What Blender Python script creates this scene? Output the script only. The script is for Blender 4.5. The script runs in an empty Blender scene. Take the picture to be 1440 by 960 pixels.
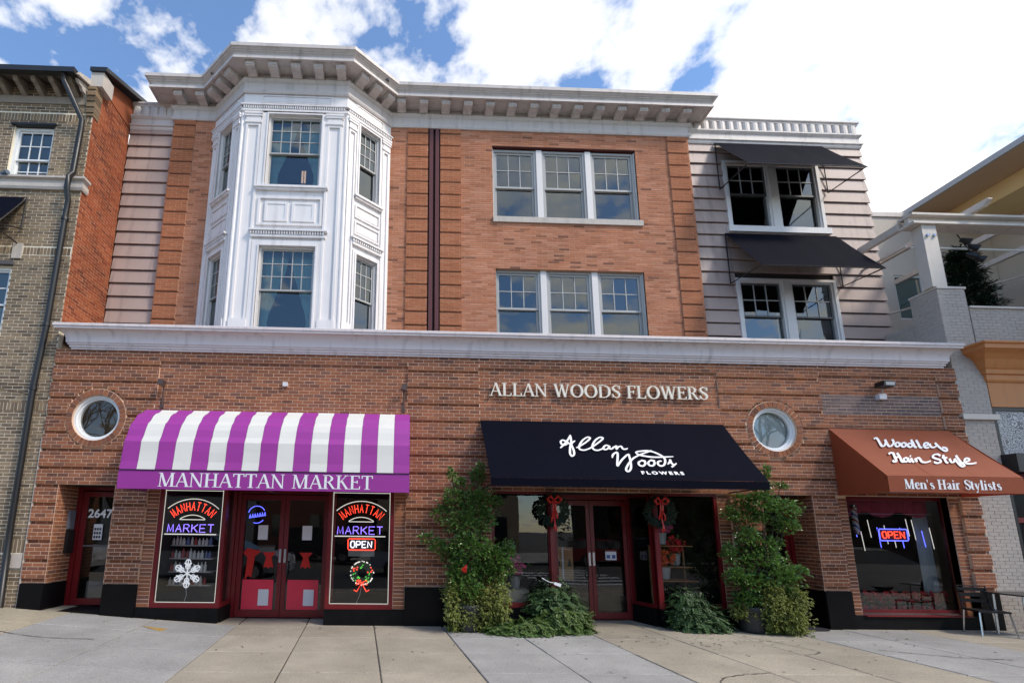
import bpy, math, random
from mathutils import Vector, Matrix
R = math.radians
rnd = random.Random(7)
sc = bpy.context.scene
col = sc.collection

# ------------------------------------------------------------------ camera
cd = bpy.data.cameras.new('camera'); cam = bpy.data.objects.new('camera', cd); col.objects.link(cam)
cd.sensor_width = 36; cd.lens = 17.0; cd.shift_x = 0.09494; cd.shift_y = 0.0958
cd.clip_start = 0.05; cd.clip_end = 3000
_r, _u, _f = Vector((0.999519, -0.028371, 0.012502)), Vector((-0.017457, -0.181767, 0.983187)), Vector((0.025621, 0.982932, 0.182175))
CAM = Vector((-0.0855, -9.2048, 1.6758))
cam.matrix_world = Matrix(((_r.x, _u.x, -_f.x, CAM.x), (_r.y, _u.y, -_f.y, CAM.y), (_r.z, _u.z, -_f.z, CAM.z), (0, 0, 0, 1)))
sc.camera = cam

# ------------------------------------------------------------------ light
SUN = Vector((0.66, -0.42, 0.80)).normalized()
ld = bpy.data.lights.new('sun', 'SUN'); ld.energy = 2.0; ld.angle = R(10); ld.color = (1.0, 0.91, 0.80)
sun = bpy.data.objects.new('sun', ld); col.objects.link(sun)
sun.rotation_euler = (-SUN).to_track_quat('-Z', 'Y').to_euler(); sun.location = (30, -20, 40)
world = bpy.data.worlds.new('World'); sc.world = world; world.use_nodes = True
wt = world.node_tree; wt.nodes.clear()
def N(t, kind, **kw):
    n = t.nodes.new(kind)
    for k, v in kw.items():
        if k.startswith('i_'):
            n.inputs[k[2:].replace('_', ' ')].default_value = v
        else: setattr(n, k, v)
    return n
def ramp(t, fac, stops):
    n = t.nodes.new('ShaderNodeValToRGB'); e = n.color_ramp.elements
    while len(e) < len(stops): e.new(0.5)
    for q, (p, c) in zip(e, stops):
        q.position = p; q.color = (c, c, c, 1) if not hasattr(c, '__len__') else (*c[:3], 1)
    t.links.new(fac, n.inputs[0]); return n.outputs[0]
def math_(t, op, a, b=None, c=None, clamp=False):
    n = t.nodes.new('ShaderNodeMath'); n.operation = op; n.use_clamp = clamp
    for i, v in enumerate((a, b, c)):
        if v is None: continue
        if isinstance(v, (int, float)): n.inputs[i].default_value = v
        else: t.links.new(v, n.inputs[i])
    return n.outputs[0]
sky = N(wt, 'ShaderNodeTexSky', sky_type='NISHITA', sun_disc=False)
sky.sun_elevation = math.asin(SUN.z); sky.sun_rotation = math.atan2(SUN.x, SUN.y)
sky.air_density = 1.0; sky.dust_density = 0.3; sky.ozone_density = 3.0
tc = N(wt, 'ShaderNodeTexCoord'); sx = N(wt, 'ShaderNodeSeparateXYZ'); wt.links.new(tc.outputs['Generated'], sx.inputs[0])
zz = math_(wt, 'ADD', math_(wt, 'MAXIMUM', sx.outputs[2], 0.0), 0.22)
cx = N(wt, 'ShaderNodeCombineXYZ')
wt.links.new(math_(wt, 'DIVIDE', sx.outputs[0], zz), cx.inputs[0]); wt.links.new(math_(wt, 'DIVIDE', sx.outputs[1], zz), cx.inputs[1])
n1 = N(wt, 'ShaderNodeTexNoise', i_Scale=5.6, i_Detail=8.0, i_Roughness=0.55, i_Distortion=0.10)
n2 = N(wt, 'ShaderNodeTexNoise', i_Scale=0.8, i_Detail=2.0)
mp = N(wt, 'ShaderNodeMapping'); mp.inputs['Location'].default_value = (3.1, 1.7, 0.4); mp.inputs['Rotation'].default_value = (0, 0, R(25)); mp.inputs['Scale'].default_value = (1.0, 1.0, 1.0)
wt.links.new(cx.outputs[0], mp.inputs[0]); wt.links.new(mp.outputs[0], n1.inputs['Vector']); wt.links.new(mp.outputs[0], n2.inputs['Vector'])
# cover thickens towards the sun's side of the sky
dsun = N(wt, 'ShaderNodeVectorMath', operation='DOT_PRODUCT'); wt.links.new(tc.outputs['Generated'], dsun.inputs[0]); dsun.inputs[1].default_value = (0.85, 0.35, 0.4)
cov = math_(wt, 'ADD', math_(wt, 'ADD', math_(wt, 'MULTIPLY', math_(wt, 'SUBTRACT', n1.outputs[0], 0.5), 1.7), math_(wt, 'MULTIPLY', dsun.outputs['Value'], 0.31)), math_(wt, 'MULTIPLY', math_(wt, 'SUBTRACT', n2.outputs[0], 0.5), 0.3))
mask = ramp(wt, cov, [(-0.10, 0.03), (0.09, 0.50), (0.32, 1.0)])
b1 = N(wt, 'ShaderNodeBackground', i_Strength=0.15); hs = N(wt, 'ShaderNodeHueSaturation', i_Saturation=1.12, i_Value=1.15); wt.links.new(sky.outputs[0], hs.inputs['Color']); wt.links.new(hs.outputs[0], b1.inputs[0])
b2 = N(wt, 'ShaderNodeBackground', i_Strength=1.0)
b2.inputs[0].default_value = (1.0, 0.97, 0.925, 1)
mx = N(wt, 'ShaderNodeMixShader'); wt.links.new(mask, mx.inputs[0]); wt.links.new(b1.outputs[0], mx.inputs[1]); wt.links.new(b2.outputs[0], mx.inputs[2])
wo = N(wt, 'ShaderNodeOutputWorld'); wt.links.new(mx.outputs[0], wo.inputs[0])
vs = sc.view_settings; vs.view_transform = 'Standard'; vs.look = 'None'; vs.exposure = 0.64; vs.gamma = 1.0
try: vs.use_curve_mapping = False
except Exception: pass
sc.render.engine = 'CYCLES'; sc.cycles.use_denoising = True
sc.cycles.max_bounces = 6; sc.cycles.transparent_max_bounces = 12; sc.cycles.caustics_reflective = False; sc.cycles.caustics_refractive = False

# ------------------------------------------------------------------ materials
def newmat(name):
    m = bpy.data.materials.new(name); m.use_nodes = True
    t = m.node_tree; return m, t, t.nodes['Principled BSDF']
def P(m_, c): return (c[0], c[1], c[2], 1)
def mat(name, c, rough=0.6, var=0.12, scale=3.0, bump=0.1, bscale=60.0, metal=0.0, spec=0.5, streak=0.0, trans=None):
    """paint, stone, cloth: colour with large blotches, fine grain, optional vertical weather streaks"""
    m, t, b = newmat(name)
    g = N(t, 'ShaderNodeNewGeometry')
    n = N(t, 'ShaderNodeTexNoise', i_Scale=scale, i_Detail=6.0, i_Roughness=0.65); t.links.new(g.outputs['Position'], n.inputs['Vector'])
    n2 = N(t, 'ShaderNodeTexNoise', i_Scale=bscale, i_Detail=3.0); t.links.new(g.outputs['Position'], n2.inputs['Vector'])
    f = math_(t, 'ADD', math_(t, 'MULTIPLY', math_(t, 'SUBTRACT', n.outputs[0], 0.5), var * 4), math_(t, 'MULTIPLY', math_(t, 'SUBTRACT', n2.outputs[0], 0.5), var * 1.5))
    if streak:
        mp = N(t, 'ShaderNodeMapping'); mp.inputs['Scale'].default_value = (7, 7, 0.35); t.links.new(g.outputs['Position'], mp.inputs[0])
        n3 = N(t, 'ShaderNodeTexNoise', i_Scale=1.0, i_Detail=4.0); t.links.new(mp.outputs[0], n3.inputs['Vector'])
        f = math_(t, 'SUBTRACT', f, math_(t, 'MULTIPLY', math_(t, 'MAXIMUM', math_(t, 'SUBTRACT', n3.outputs[0], 0.52), 0.0), streak * 4))
    sc_ = math_(t, 'MAXIMUM', math_(t, 'ADD', f, 1.0), 0.15)
    mixn = N(t, 'ShaderNodeVectorMath', operation='SCALE'); mixn.inputs[0].default_value = c[:3]; t.links.new(sc_, mixn.inputs['Scale'])
    t.links.new(mixn.outputs[0], b.inputs['Base Color'])
    b.inputs['Roughness'].default_value = rough; b.inputs['Metallic'].default_value = metal; b.inputs['Specular IOR Level'].default_value = spec
    if bump:
        bp = N(t, 'ShaderNodeBump', i_Strength=bump, i_Distance=0.01); t.links.new(n2.outputs[0], bp.inputs['Height']); t.links.new(bp.outputs[0], b.inputs['Normal'])
    if trans:
        tr = N(t, 'ShaderNodeBsdfTranslucent'); tr.inputs[0].default_value = (*trans[0], 1)
        ms = N(t, 'ShaderNodeMixShader', i_Fac=trans[1]); o = t.nodes['Material Output']
        t.links.new(b.outputs[0], ms.inputs[1]); t.links.new(tr.outputs[0], ms.inputs[2]); t.links.new(ms.outputs[0], o.inputs[0])
    return m
def brickmat(name, cols, rough=0.85, soot=0.34, spot=None):
    """a colour for each brick (face attribute 'bc' or the brick object's own random), grain and soot on top"""
    m, t, b = newmat(name)
    at = N(t, 'ShaderNodeAttribute', attribute_name='bc'); oi = N(t, 'ShaderNodeObjectInfo')
    v = math_(t, 'FRACT', math_(t, 'ADD', at.outputs['Fac'], oi.outputs['Random']))
    st = [(i / (len(cols) - 1) * 0.98 + 0.01, c) for i, c in enumerate(cols)]
    c = ramp(t, v, st)
    g = N(t, 'ShaderNodeNewGeometry')
    n = N(t, 'ShaderNodeTexNoise', i_Scale=55.0, i_Detail=5.0, i_Roughness=0.7); t.links.new(g.outputs['Position'], n.inputs['Vector'])
    n2 = N(t, 'ShaderNodeTexNoise', i_Scale=0.9, i_Detail=5.0, i_Roughness=0.6); t.links.new(g.outputs['Position'], n2.inputs['Vector'])
    s = math_(t, 'ADD', math_(t, 'ADD', math_(t, 'MULTIPLY', math_(t, 'SUBTRACT', n.outputs[0], 0.5), 0.9), 1.0), math_(t, 'MULTIPLY', math_(t, 'SUBTRACT', n2.outputs[0], 0.5), soot * 3))
    sc_ = N(t, 'ShaderNodeVectorMath', operation='SCALE'); t.links.new(c, sc_.inputs[0]); t.links.new(math_(t, 'MAXIMUM', s, 0.2), sc_.inputs['Scale'])
    t.links.new(sc_.outputs[0], b.inputs['Base Color']); b.inputs['Roughness'].default_value = rough; b.inputs['Specular IOR Level'].default_value = 0.25
    bp = N(t, 'ShaderNodeBump', i_Strength=0.35, i_Distance=0.006); t.links.new(n.outputs[0], bp.inputs['Height']); t.links.new(bp.outputs[0], b.inputs['Normal'])
    return m
def glass(name, tint, base=0.07, gain=1.6, wave=0.02, wscale=1.5, refl=(1, 1, 1)):
    m, t, b = newmat(name); t.nodes.remove(b); o = t.nodes['Material Output']
    lw = N(t, 'ShaderNodeFresnel', i_IOR=1.5); fac = math_(t, 'ADD', math_(t, 'MULTIPLY', lw.outputs[0], gain), base, clamp=True)
    tr = N(t, 'ShaderNodeBsdfTransparent'); tr.inputs[0].default_value = (*tint, 1)
    gl = N(t, 'ShaderNodeBsdfGlossy', i_Roughness=0.01); gl.inputs[0].default_value = (*refl, 1)
    g = N(t, 'ShaderNodeNewGeometry'); n = N(t, 'ShaderNodeTexNoise', i_Scale=wscale, i_Detail=1.5); t.links.new(g.outputs['Position'], n.inputs['Vector'])
    bp = N(t, 'ShaderNodeBump', i_Strength=wave, i_Distance=0.3); t.links.new(n.outputs[0], bp.inputs['Height']); t.links.new(bp.outputs[0], gl.inputs['Normal'])
    ms = N(t, 'ShaderNodeMixShader'); t.links.new(fac, ms.inputs[0]); t.links.new(tr.outputs[0], ms.inputs[1]); t.links.new(gl.outputs[0], ms.inputs[2]); t.links.new(ms.outputs[0], o.inputs[0])
    return m
def glow(name, c, s):
    m, t, b = newmat(name); b.inputs['Base Color'].default_value = (c[0] * .5, c[1] * .5, c[2] * .5, 1); b.inputs['Emission Color'].default_value = (*c, 1); b.inputs['Emission Strength'].default_value = s
    return m
def leafmat(name, cols, rough=0.4):
    m, t, b = newmat(name)
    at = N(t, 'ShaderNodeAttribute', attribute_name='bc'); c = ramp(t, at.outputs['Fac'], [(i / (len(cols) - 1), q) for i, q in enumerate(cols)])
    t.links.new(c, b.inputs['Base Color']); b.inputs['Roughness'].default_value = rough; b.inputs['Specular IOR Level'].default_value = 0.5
    tr = N(t, 'ShaderNodeBsdfTranslucent'); t.links.new(c, tr.inputs[0]); ms = N(t, 'ShaderNodeMixShader', i_Fac=0.25); o = t.nodes['Material Output']
    t.links.new(b.outputs[0], ms.inputs[1]); t.links.new(tr.outputs[0], ms.inputs[2]); t.links.new(ms.outputs[0], o.inputs[0])
    return m
M = {}
M['brick'] = brickmat('red brick', [(.14, .062, .042), (.23, .086, .046), (.29, .112, .056), (.26, .096, .048), (.34, .132, .064), (.18, .082, .058), (.31, .114, .054)])
M['mortar'] = mat('pale mortar', (.70, .49, .35), .9, .10, 4, .2, 120)
M['greybrick'] = brickmat('grey washed brick', [(.13, .10, .10), (.17, .125, .12), (.21, .15, .14)])
M['upbrick'] = brickmat('orange iron spot brick', [(.20, .085, .052), (.44, .175, .09), (.49, .20, .105), (.46, .185, .10), (.56, .26, .16), (.43, .165, .085), (.52, .24, .145), (.47, .19, .10), (.38, .145, .076), (.54, .25, .15), (.48, .20, .11)], soot=.26)
M['quoin'] = brickmat('quoin brick', [(.36, .125, .055), (.43, .155, .07), (.40, .14, .062), (.46, .175, .08)], soot=.1)
M['upmortar'] = mat('brown mortar', (.52, .30, .20), .9, .1, 4, .2, 120)
M['tan'] = brickmat('tan brick', [(.125, .09, .062), (.20, .148, .098), (.27, .20, .132), (.17, .122, .08), (.30, .22, .135), (.22, .155, .095)])
M['tanmortar'] = mat('cream mortar', (.80, .73, .58), .9, .1, 4, .2, 120)
M['orange'] = brickmat('orange brick', [(.20, .05, .024), (.33, .088, .036), (.28, .07, .03), (.38, .115, .05), (.16, .045, .026)])
M['orangemortar'] = mat('buff mortar', (.60, .34, .21), .9, .1, 4, .2, 120)
M['paintbrick'] = brickmat('painted brick', [(.46, .41, .365), (.49, .44, .39), (.45, .395, .355)], soot=.08)
M['paintmortar'] = mat('painted mortar', (.44, .388, .345), .9, .06, 4, .2, 120)
M['white'] = mat('white paint', (.80, .77, .76), .45, .035, 2, .03, 40, streak=.2)
M['cornice'] = mat('cornice paint', (.60, .55, .52), .5, .05, 2, .04, 40, streak=.3)
M['ledge'] = mat('ledge paint', (.70, .63, .62), .5, .045, 1.5, .03, 40, streak=.28)
M['trim'] = mat('window trim', (.72, .69, .67), .45, .03, 2, .03, 40)
M['sash'] = mat('sash grey', (.40, .40, .39), .45, .04, 4, .03, 40)
M['darksash'] = mat('dark sash', (.10, .10, .10), .4, .04, 4, .03, 40)
M['whitesash'] = mat('white sash', (.80, .82, .82), .4, .02, 4, .02, 40)
M['siding'] = mat('taupe siding', (.43, .325, .285), .55, .06, 1.2, .05, 80, streak=.35)
M['stone'] = mat('limestone', (.52, .47, .42), .8, .08, 5, .15, 60, streak=.2)
M['redpipe'] = mat('dark red metal', (.105, .022, .018), .4, .1, 5, .05, 60)
M['redframe'] = mat('red painted frame', (.155, .008, .011), .32, .12, 4, .05, 60)
M['plinth'] = mat('black granite', (.005, .005, .006), .3, .3, 6, .06, 90, spec=.14)
M['plinthold'] = mat('worn black paint', (.006, .006, .0065), .55, .45, 7, .15, 70, spec=.12)
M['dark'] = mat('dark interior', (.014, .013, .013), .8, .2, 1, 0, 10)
M['interior'] = mat('interior wall', (.12, .115, .11), .8, .1, 1, 0, 10)
M['black'] = mat('black metal', (.012, .012, .013), .4, .15, 5, .05, 60)
M['steel'] = mat('steel', (.55, .56, .58), .25, .05, 5, .03, 60, metal=1)
M['brown'] = mat('brown metal', (.085, .055, .045), .5, .15, 6, .05, 60)
M['purple'] = mat('purple canvas', (.36, .04, .33), .5, .06, 1.3, .12, 220, trans=((.4, .05, .4), .12))
M['stripe'] = mat('cream canvas', (.80, .79, .73), .5, .035, 1.3, .12, 220, trans=((.8, .8, .7), .12))
M['navy'] = mat('navy canvas', (.0028, .0036, .0095), .85, .14, 1.3, .2, 260, spec=.06)
M['rust'] = mat('rust canvas', (.30, .064, .020), .7, .10, 1.6, .12, 240, trans=((.40, .05, .03), .2))
M['print'] = mat('white print', (.84, .84, .86), .5, .02, 3, 0, 60)
M['cream'] = mat('cream letter', (.84, .78, .66), .4, .05, 8, .05, 60)
M['pane'] = glass('window glass', (.62, .74, .74), .05, 1.7, .010, 1.6, (.86, .95, .97))
M['shopglass'] = glass('shop glass', (.92, .94, .93), .02, 1.25, .008, .8)
M['frost'] = mat('frosted pane', (.50, .58, .55), .12, .05, 3, .02, 30, spec=.8)
M['curtain'] = mat('teal curtain', (.42, .58, .55), .8, .06, 8, .1, 90)
M['leaf'] = leafmat('glossy leaves', [(.026, .062, .018), (.08, .17, .036), (.16, .29, .065), (.06, .14, .032), (.30, .42, .15)], .24)
M['ivy'] = leafmat('yellow ivy', [(.08, .125, .02), (.18, .22, .04), (.27, .29, .08), (.12, .165, .03)], .45)
M['bough'] = leafmat('cut boughs', [(.028, .06, .02), (.055, .12, .032), (.09, .17, .055), (.04, .085, .032), (.14, .21, .09)], .5)
M['cedar'] = leafmat('cedar boughs', [(.05, .10, .022), (.09, .165, .03), (.13, .20, .05), (.06, .12, .03)], .5)
M['fir'] = leafmat('fir needles', [(.008, .022, .012), (.014, .036, .018), (.022, .048, .024)], .5)
M['wood'] = mat('bark', (.06, .042, .03), .9, .2, 10, .4, 60)
M['pot'] = mat('dark pot', (.028, .03, .034), .5, .15, 6, .1, 60)
M['bow'] = mat('red ribbon', (.62, .018, .012), .3, .08, 8, .05, 60, trans=((.6, .02, .01), .2))
M['card'] = mat('cardboard', (.40, .23, .105), .8, .06, 6, .1, 90)
M['paper'] = mat('white paper', (.70, .70, .72), .6, .02, 6, 0, 90)
M['wrap'] = mat('red wrap', (.72, .03, .07), .3, .06, 5, .05, 60)
M['neonw'] = glow('white tube', (1, .96, .88), 0.5)
M['neonr'] = glow('red tube', (1, .06, .03), 1.8)
M['neonb'] = glow('blue violet tube', (.28, .18, 1.0), 1.4)
M['ledb'] = glow('blue led', (.10, .12, 1.0), 2.0)
M['ledw'] = glow('white led', (.85, .85, 1.0), 1.2)
M['ledg'] = glow('green led', (.15, .8, .1), .6)
M['stucco'] = mat('stucco', (.60, .53, .45), .9, .05, 3, .25, 150)
M['yellow'] = mat('yellow stucco', (.80, .60, .30), .85, .05, 2, .1, 100)
M['soffit'] = mat('brown soffit', (.60, .42, .26), .8, .06, 2, .1, 60)
M['terracotta'] = mat('orange paint', (.55, .22, .068), .5, .05, 2, .04, 60, streak=.12)
M['pergola'] = mat('pergola paint', (.62, .56, .50), .5, .06, 3, .05, 60, streak=.2)
M['roof'] = mat('grey roof', (.10, .10, .105), .9, .1, 2, .2, 60)
M['asphalt'] = mat('asphalt', (.05, .05, .052), .9, .12, 2, .4, 140)
M['mark'] = mat('road paint', (.72, .72, .70), .7, .1, 3, .2, 120)
M['soil'] = mat('joint filler', (.075, .068, .058), .95, .2, 8, .4, 90)

# ------------------------------------------------------------------ mesh helpers
IDN = lambda u, d, z: (u, d, z)
def front(Y): return lambda u, d, z: (u, Y + d, z)
def rootloc(o):
    while o is not None and o.parent is not None: o = o.parent
    return o.location.copy() if o is not None else Vector((0, 0, 0))
class MB:
    """collects geometry in world space, then links it as one mesh object"""
    def __init__(s, tf=None): s.v = []; s.f = []; s.a = []; s.tf = tf or IDN; s.val = 0.0
    def poly(s, pts):
        n = len(s.v); s.v += [s.tf(*p) for p in pts]; s.f.append(tuple(range(n, n + len(pts)))); s.a.append(s.val); return s
    def box(s, x0, x1, y0, y1, z0, z1, back=True):
        n = len(s.v); s.v += [s.tf(x, y, z) for x, y, z in ((x0, y0, z0), (x1, y0, z0), (x1, y1, z0), (x0, y1, z0), (x0, y0, z1), (x1, y0, z1), (x1, y1, z1), (x0, y1, z1))]
        fs = [(0, 1, 5, 4), (1, 2, 6, 5), (3, 0, 4, 7), (4, 5, 6, 7), (0, 3, 2, 1)]
        if back: fs.append((2, 3, 7, 6))
        s.f += [tuple(n + i for i in q) for q in fs]; s.a += [s.val] * len(fs); return s
    def frame(s, x0, x1, y0, y1, z0, z1, w, wb=None, wt_=None):
        wb = w if wb is None else wb; wt_ = w if wt_ is None else wt_
        s.box(x0, x0 + w, y0, y1, z0, z1); s.box(x1 - w, x1, y0, y1, z0, z1)
        if wt_: s.box(x0 + w, x1 - w, y0, y1, z1 - wt_, z1)
        if wb: s.box(x0 + w, x1 - w, y0, y1, z0, z0 + wb)
        return s
    def prism(s, pts, d0, d1):
        """outline in (u, z), pulled from depth d0 to d1"""
        n = len(pts); b = len(s.v); s.v += [s.tf(u, d0, z) for u, z in pts] + [s.tf(u, d1, z) for u, z in pts]
        s.f += [tuple(range(b, b + n)), tuple(range(b + 2 * n - 1, b + n - 1, -1))] + [(b + i, b + n + i, b + n + (i + 1) % n, b + (i + 1) % n) for i in range(n)]
        s.a += [s.val] * (n + 2); return s
    def tube(s, path, r, n=6, close=False):
        pts = [Vector(s.tf(*p)) for p in path]; b = len(s.v); m = len(pts)
        rr = r if hasattr(r, '__len__') else [r] * m
        up = Vector((0.31, 0.17, 0.93))
        for i, p in enumerate(pts):
            a = pts[(i - 1) % m] if (i or close) else p; c = pts[(i + 1) % m] if (i < m - 1 or close) else p
            t = (c - a); t = t.normalized() if t.length > 1e-9 else Vector((0, 0, 1))
            x = t.cross(up)
            if x.length < 1e-3: x = t.cross(Vector((1, 0, 0)))
            x.normalize(); y = t.cross(x)
            s.v += [tuple(p + (x * math.cos(q) + y * math.sin(q)) * rr[i]) for q in [2 * math.pi * k / n for k in range(n)]]
        for i in range(m if close else m - 1):
            j = (i + 1) % m
            s.f += [(b + i * n + k, b + i * n + (k + 1) % n, b + j * n + (k + 1) % n, b + j * n + k) for k in range(n)]; s.a += [s.val] * n
        if not close:
            s.f += [tuple(b + k for k in range(n)), tuple(b + (m - 1) * n + k for k in range(n))[::-1]]; s.a += [s.val] * 2
        return s
    def lathe(s, cx_, cy_, prof, n=20):
        b = len(s.v)
        for r, z in prof: s.v += [s.tf(cx_ + r * math.cos(2 * math.pi * k / n), cy_ + r * math.sin(2 * math.pi * k / n), z) for k in range(n)]
        for i in range(len(prof) - 1):
            s.f += [(b + i * n + k, b + i * n + (k + 1) % n, b + (i + 1) * n + (k + 1) % n, b + (i + 1) * n + k) for k in range(n)]; s.a += [s.val] * n
        return s
    def build(s, name, m, parent=None, smooth=False, attr=False):
        me = bpy.data.meshes.new(name); o_ = rootloc(parent)
        me.from_pydata([(x - o_.x, y - o_.y, z - o_.z) for x, y, z in s.v], [], s.f)
        if attr:
            at = me.attributes.new('bc', 'FLOAT', 'FACE'); at.data.foreach_set('value', s.a)
        if smooth: me.polygons.foreach_set('use_smooth', [True] * len(me.polygons))
        me.materials.append(m); me.update()
        ob = bpy.data.objects.new(name, me); col.objects.link(ob)
        if parent is not None: ob.parent = parent
        return ob
def tag(o, label=None, cat=None, group=None, kind=None):
    if label: o['label'] = label
    if cat: o['category'] = cat
    if group: o['group'] = group
    if kind: o['kind'] = kind
    return o
def thing(name, label, cat, loc=(0, 0, 0), group=None):
    o = bpy.data.objects.new(name, None); col.objects.link(o); o.location = loc; o.empty_display_size = .2
    return tag(o, label, cat, group)
def sweep(mb, path, prof, closed_ends=True):
    """sweep a (outward, z) profile along a plan polyline with mitred corners; outward is to the right of travel"""
    P_ = [Vector(p) for p in path]; rows = []
    for i, p in enumerate(P_):
        d0 = (P_[i] - P_[i - 1]).normalized() if i else None; d1 = (P_[i + 1] - P_[i]).normalized() if i < len(P_) - 1 else None
        n0 = Vector((d0.y, -d0.x)) if d0 else None; n1 = Vector((d1.y, -d1.x)) if d1 else None
        if n0 is None: m_ = n1
        elif n1 is None: m_ = n0
        else: m_ = (n0 + n1) / (1 + n0.dot(n1))
        rows.append([(p.x + m_.x * o, p.y + m_.y * o, z) for o, z in prof])
    b = len(mb.v); k = len(prof)
    for r in rows: mb.v += r
    for i in range(len(rows) - 1):
        for j in range(k - 1):
            mb.f.append((b + i * k + j, b + (i + 1) * k + j, b + (i + 1) * k + j + 1, b + i * k + j + 1)); mb.a.append(mb.val)
    if closed_ends:
        mb.f += [tuple(b + j for j in range(k)), tuple(b + (len(rows) - 1) * k + j for j in range(k))[::-1]]; mb.a += [0, 0]
    return mb
def catmull(pts, n=6):
    out = []
    for i in range(len(pts) - 1):
        p0 = pts[max(i - 1, 0)]; p1 = pts[i]; p2 = pts[i + 1]; p3 = pts[min(i + 2, len(pts) - 1)]
        for k in range(n):
            t = k / n
            out.append(tuple(.5 * ((2 * b) + (c - a) * t + (2 * a - 5 * b + 4 * c - d) * t * t + (-a + 3 * b - 3 * c + d) * t ** 3) for a, b, c, d in zip(p0, p1, p2, p3)))
    out.append(tuple(pts[-1])); return out

# ------------------------------------------------------------------ masonry
JT = 0.0122
def courses(regions, bw, bh, zref, rects=(), circles=(), seed=1, jit=.0015):
    """running bond cut by openings: lists bricks (u0,u1,z0,z1,face) and mortar strips"""
    r = random.Random(seed); bricks = []; strips = []
    for (x0, x1, z0, z1, fy) in regions:
        k0 = math.floor((z0 - zref) / bh + 1e-6); k1 = math.ceil((z1 - zref) / bh - 1e-6)
        for k in range(k0, k1):
            a = max(zref + k * bh, z0); b = min(zref + (k + 1) * bh, z1)
            if b - a < .012: continue
            zc = (a + b) / 2; iv = [(x0, x1)]; cut = []
            for (q0, q1, w0, w1) in rects:
                if w0 < zc < w1: cut.append((q0, q1))
            for (qx, qz, qr) in circles:
                dz = 0 if a < qz < b else min(abs(a - qz), abs(b - qz))
                if dz < qr: h = math.sqrt(qr * qr - dz * dz); cut.append((qx - h, qx + h))
            for (q0, q1) in cut:
                nv = []
                for (s0, s1) in iv:
                    if q1 <= s0 or q0 >= s1: nv.append((s0, s1)); continue
                    if q0 > s0: nv.append((s0, q0))
                    if q1 < s1: nv.append((q1, s1))
                iv = nv
            for (s0, s1) in iv:
                if s1 - s0 < .01: continue
                strips.append((s0, s1, a, b, fy))
                off = (k % 2) * bw / 2 + r.uniform(-.006, .006)
                i = math.floor((s0 - off) / bw)
                while off + i * bw < s1:
                    c0 = max(off + i * bw, s0 - JT / 2 + .001) + JT / 2; c1 = min(off + (i + 1) * bw, s1 + JT / 2 - .001) - JT / 2
                    if c1 - c0 > .015: bricks.append((c0, c1, a + JT / 2, b - JT / 2, fy + r.uniform(-jit, jit)))
                    i += 1
    return bricks, strips
def lay(parent, tf, bricks, strips, bmat, mmat, seed=3, singles=0, skip=None, full=None, depth=.05, name='brick', mdepth=.14, mname='mortar'):
    r = random.Random(seed); chosen = set()
    if singles:
        fw = Vector((0.025621, 0.982932, 0.182175)); cand = []
        for i, (a, b, c, d, y) in enumerate(bricks):
            if full and (abs((b - a) - full[0]) > .004 or abs((d - c) - full[1]) > .004): continue
            p = Vector(tf((a + b) / 2, y, (c + d) / 2))
            if skip and skip(p): continue
            cand.append(((p - CAM).dot(fw), i))
        cand.sort(); chosen = {i for _, i in cand[:singles]}
        u = MB(tf); u.box(-full[0] / 2, full[0] / 2, 0, depth, -full[1] / 2, full[1] / 2)
        o0 = Vector(tf(0, 0, 0)); me = bpy.data.meshes.new(name); me.from_pydata([tuple(Vector(q) - o0) for q in u.v], [], u.f); me.materials.append(bmat); rl = rootloc(parent)
        for i in sorted(chosen):
            a, b, c, d, y = bricks[i]
            ob = bpy.data.objects.new(name, me); col.objects.link(ob); ob.parent = parent; ob.location = Vector(tf((a + b) / 2, y, (c + d) / 2)) - rl
    mb = MB(tf)
    for i, (a, b, c, d, y) in enumerate(bricks):
        if i in chosen: continue
        mb.val = r.random(); mb.box(a, b, y, y + depth, c, d, back=False)
    if mb.v: tag(mb.build('bricks', bmat, parent, attr=True), kind='stuff')
    mm = MB(tf)
    for (a, b, c, d, y) in strips: mm.box(a, b, y + .0045, y + mdepth, c, d, back=False)
    if mm.v: mm.build(mname, mmat, parent)

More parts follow.
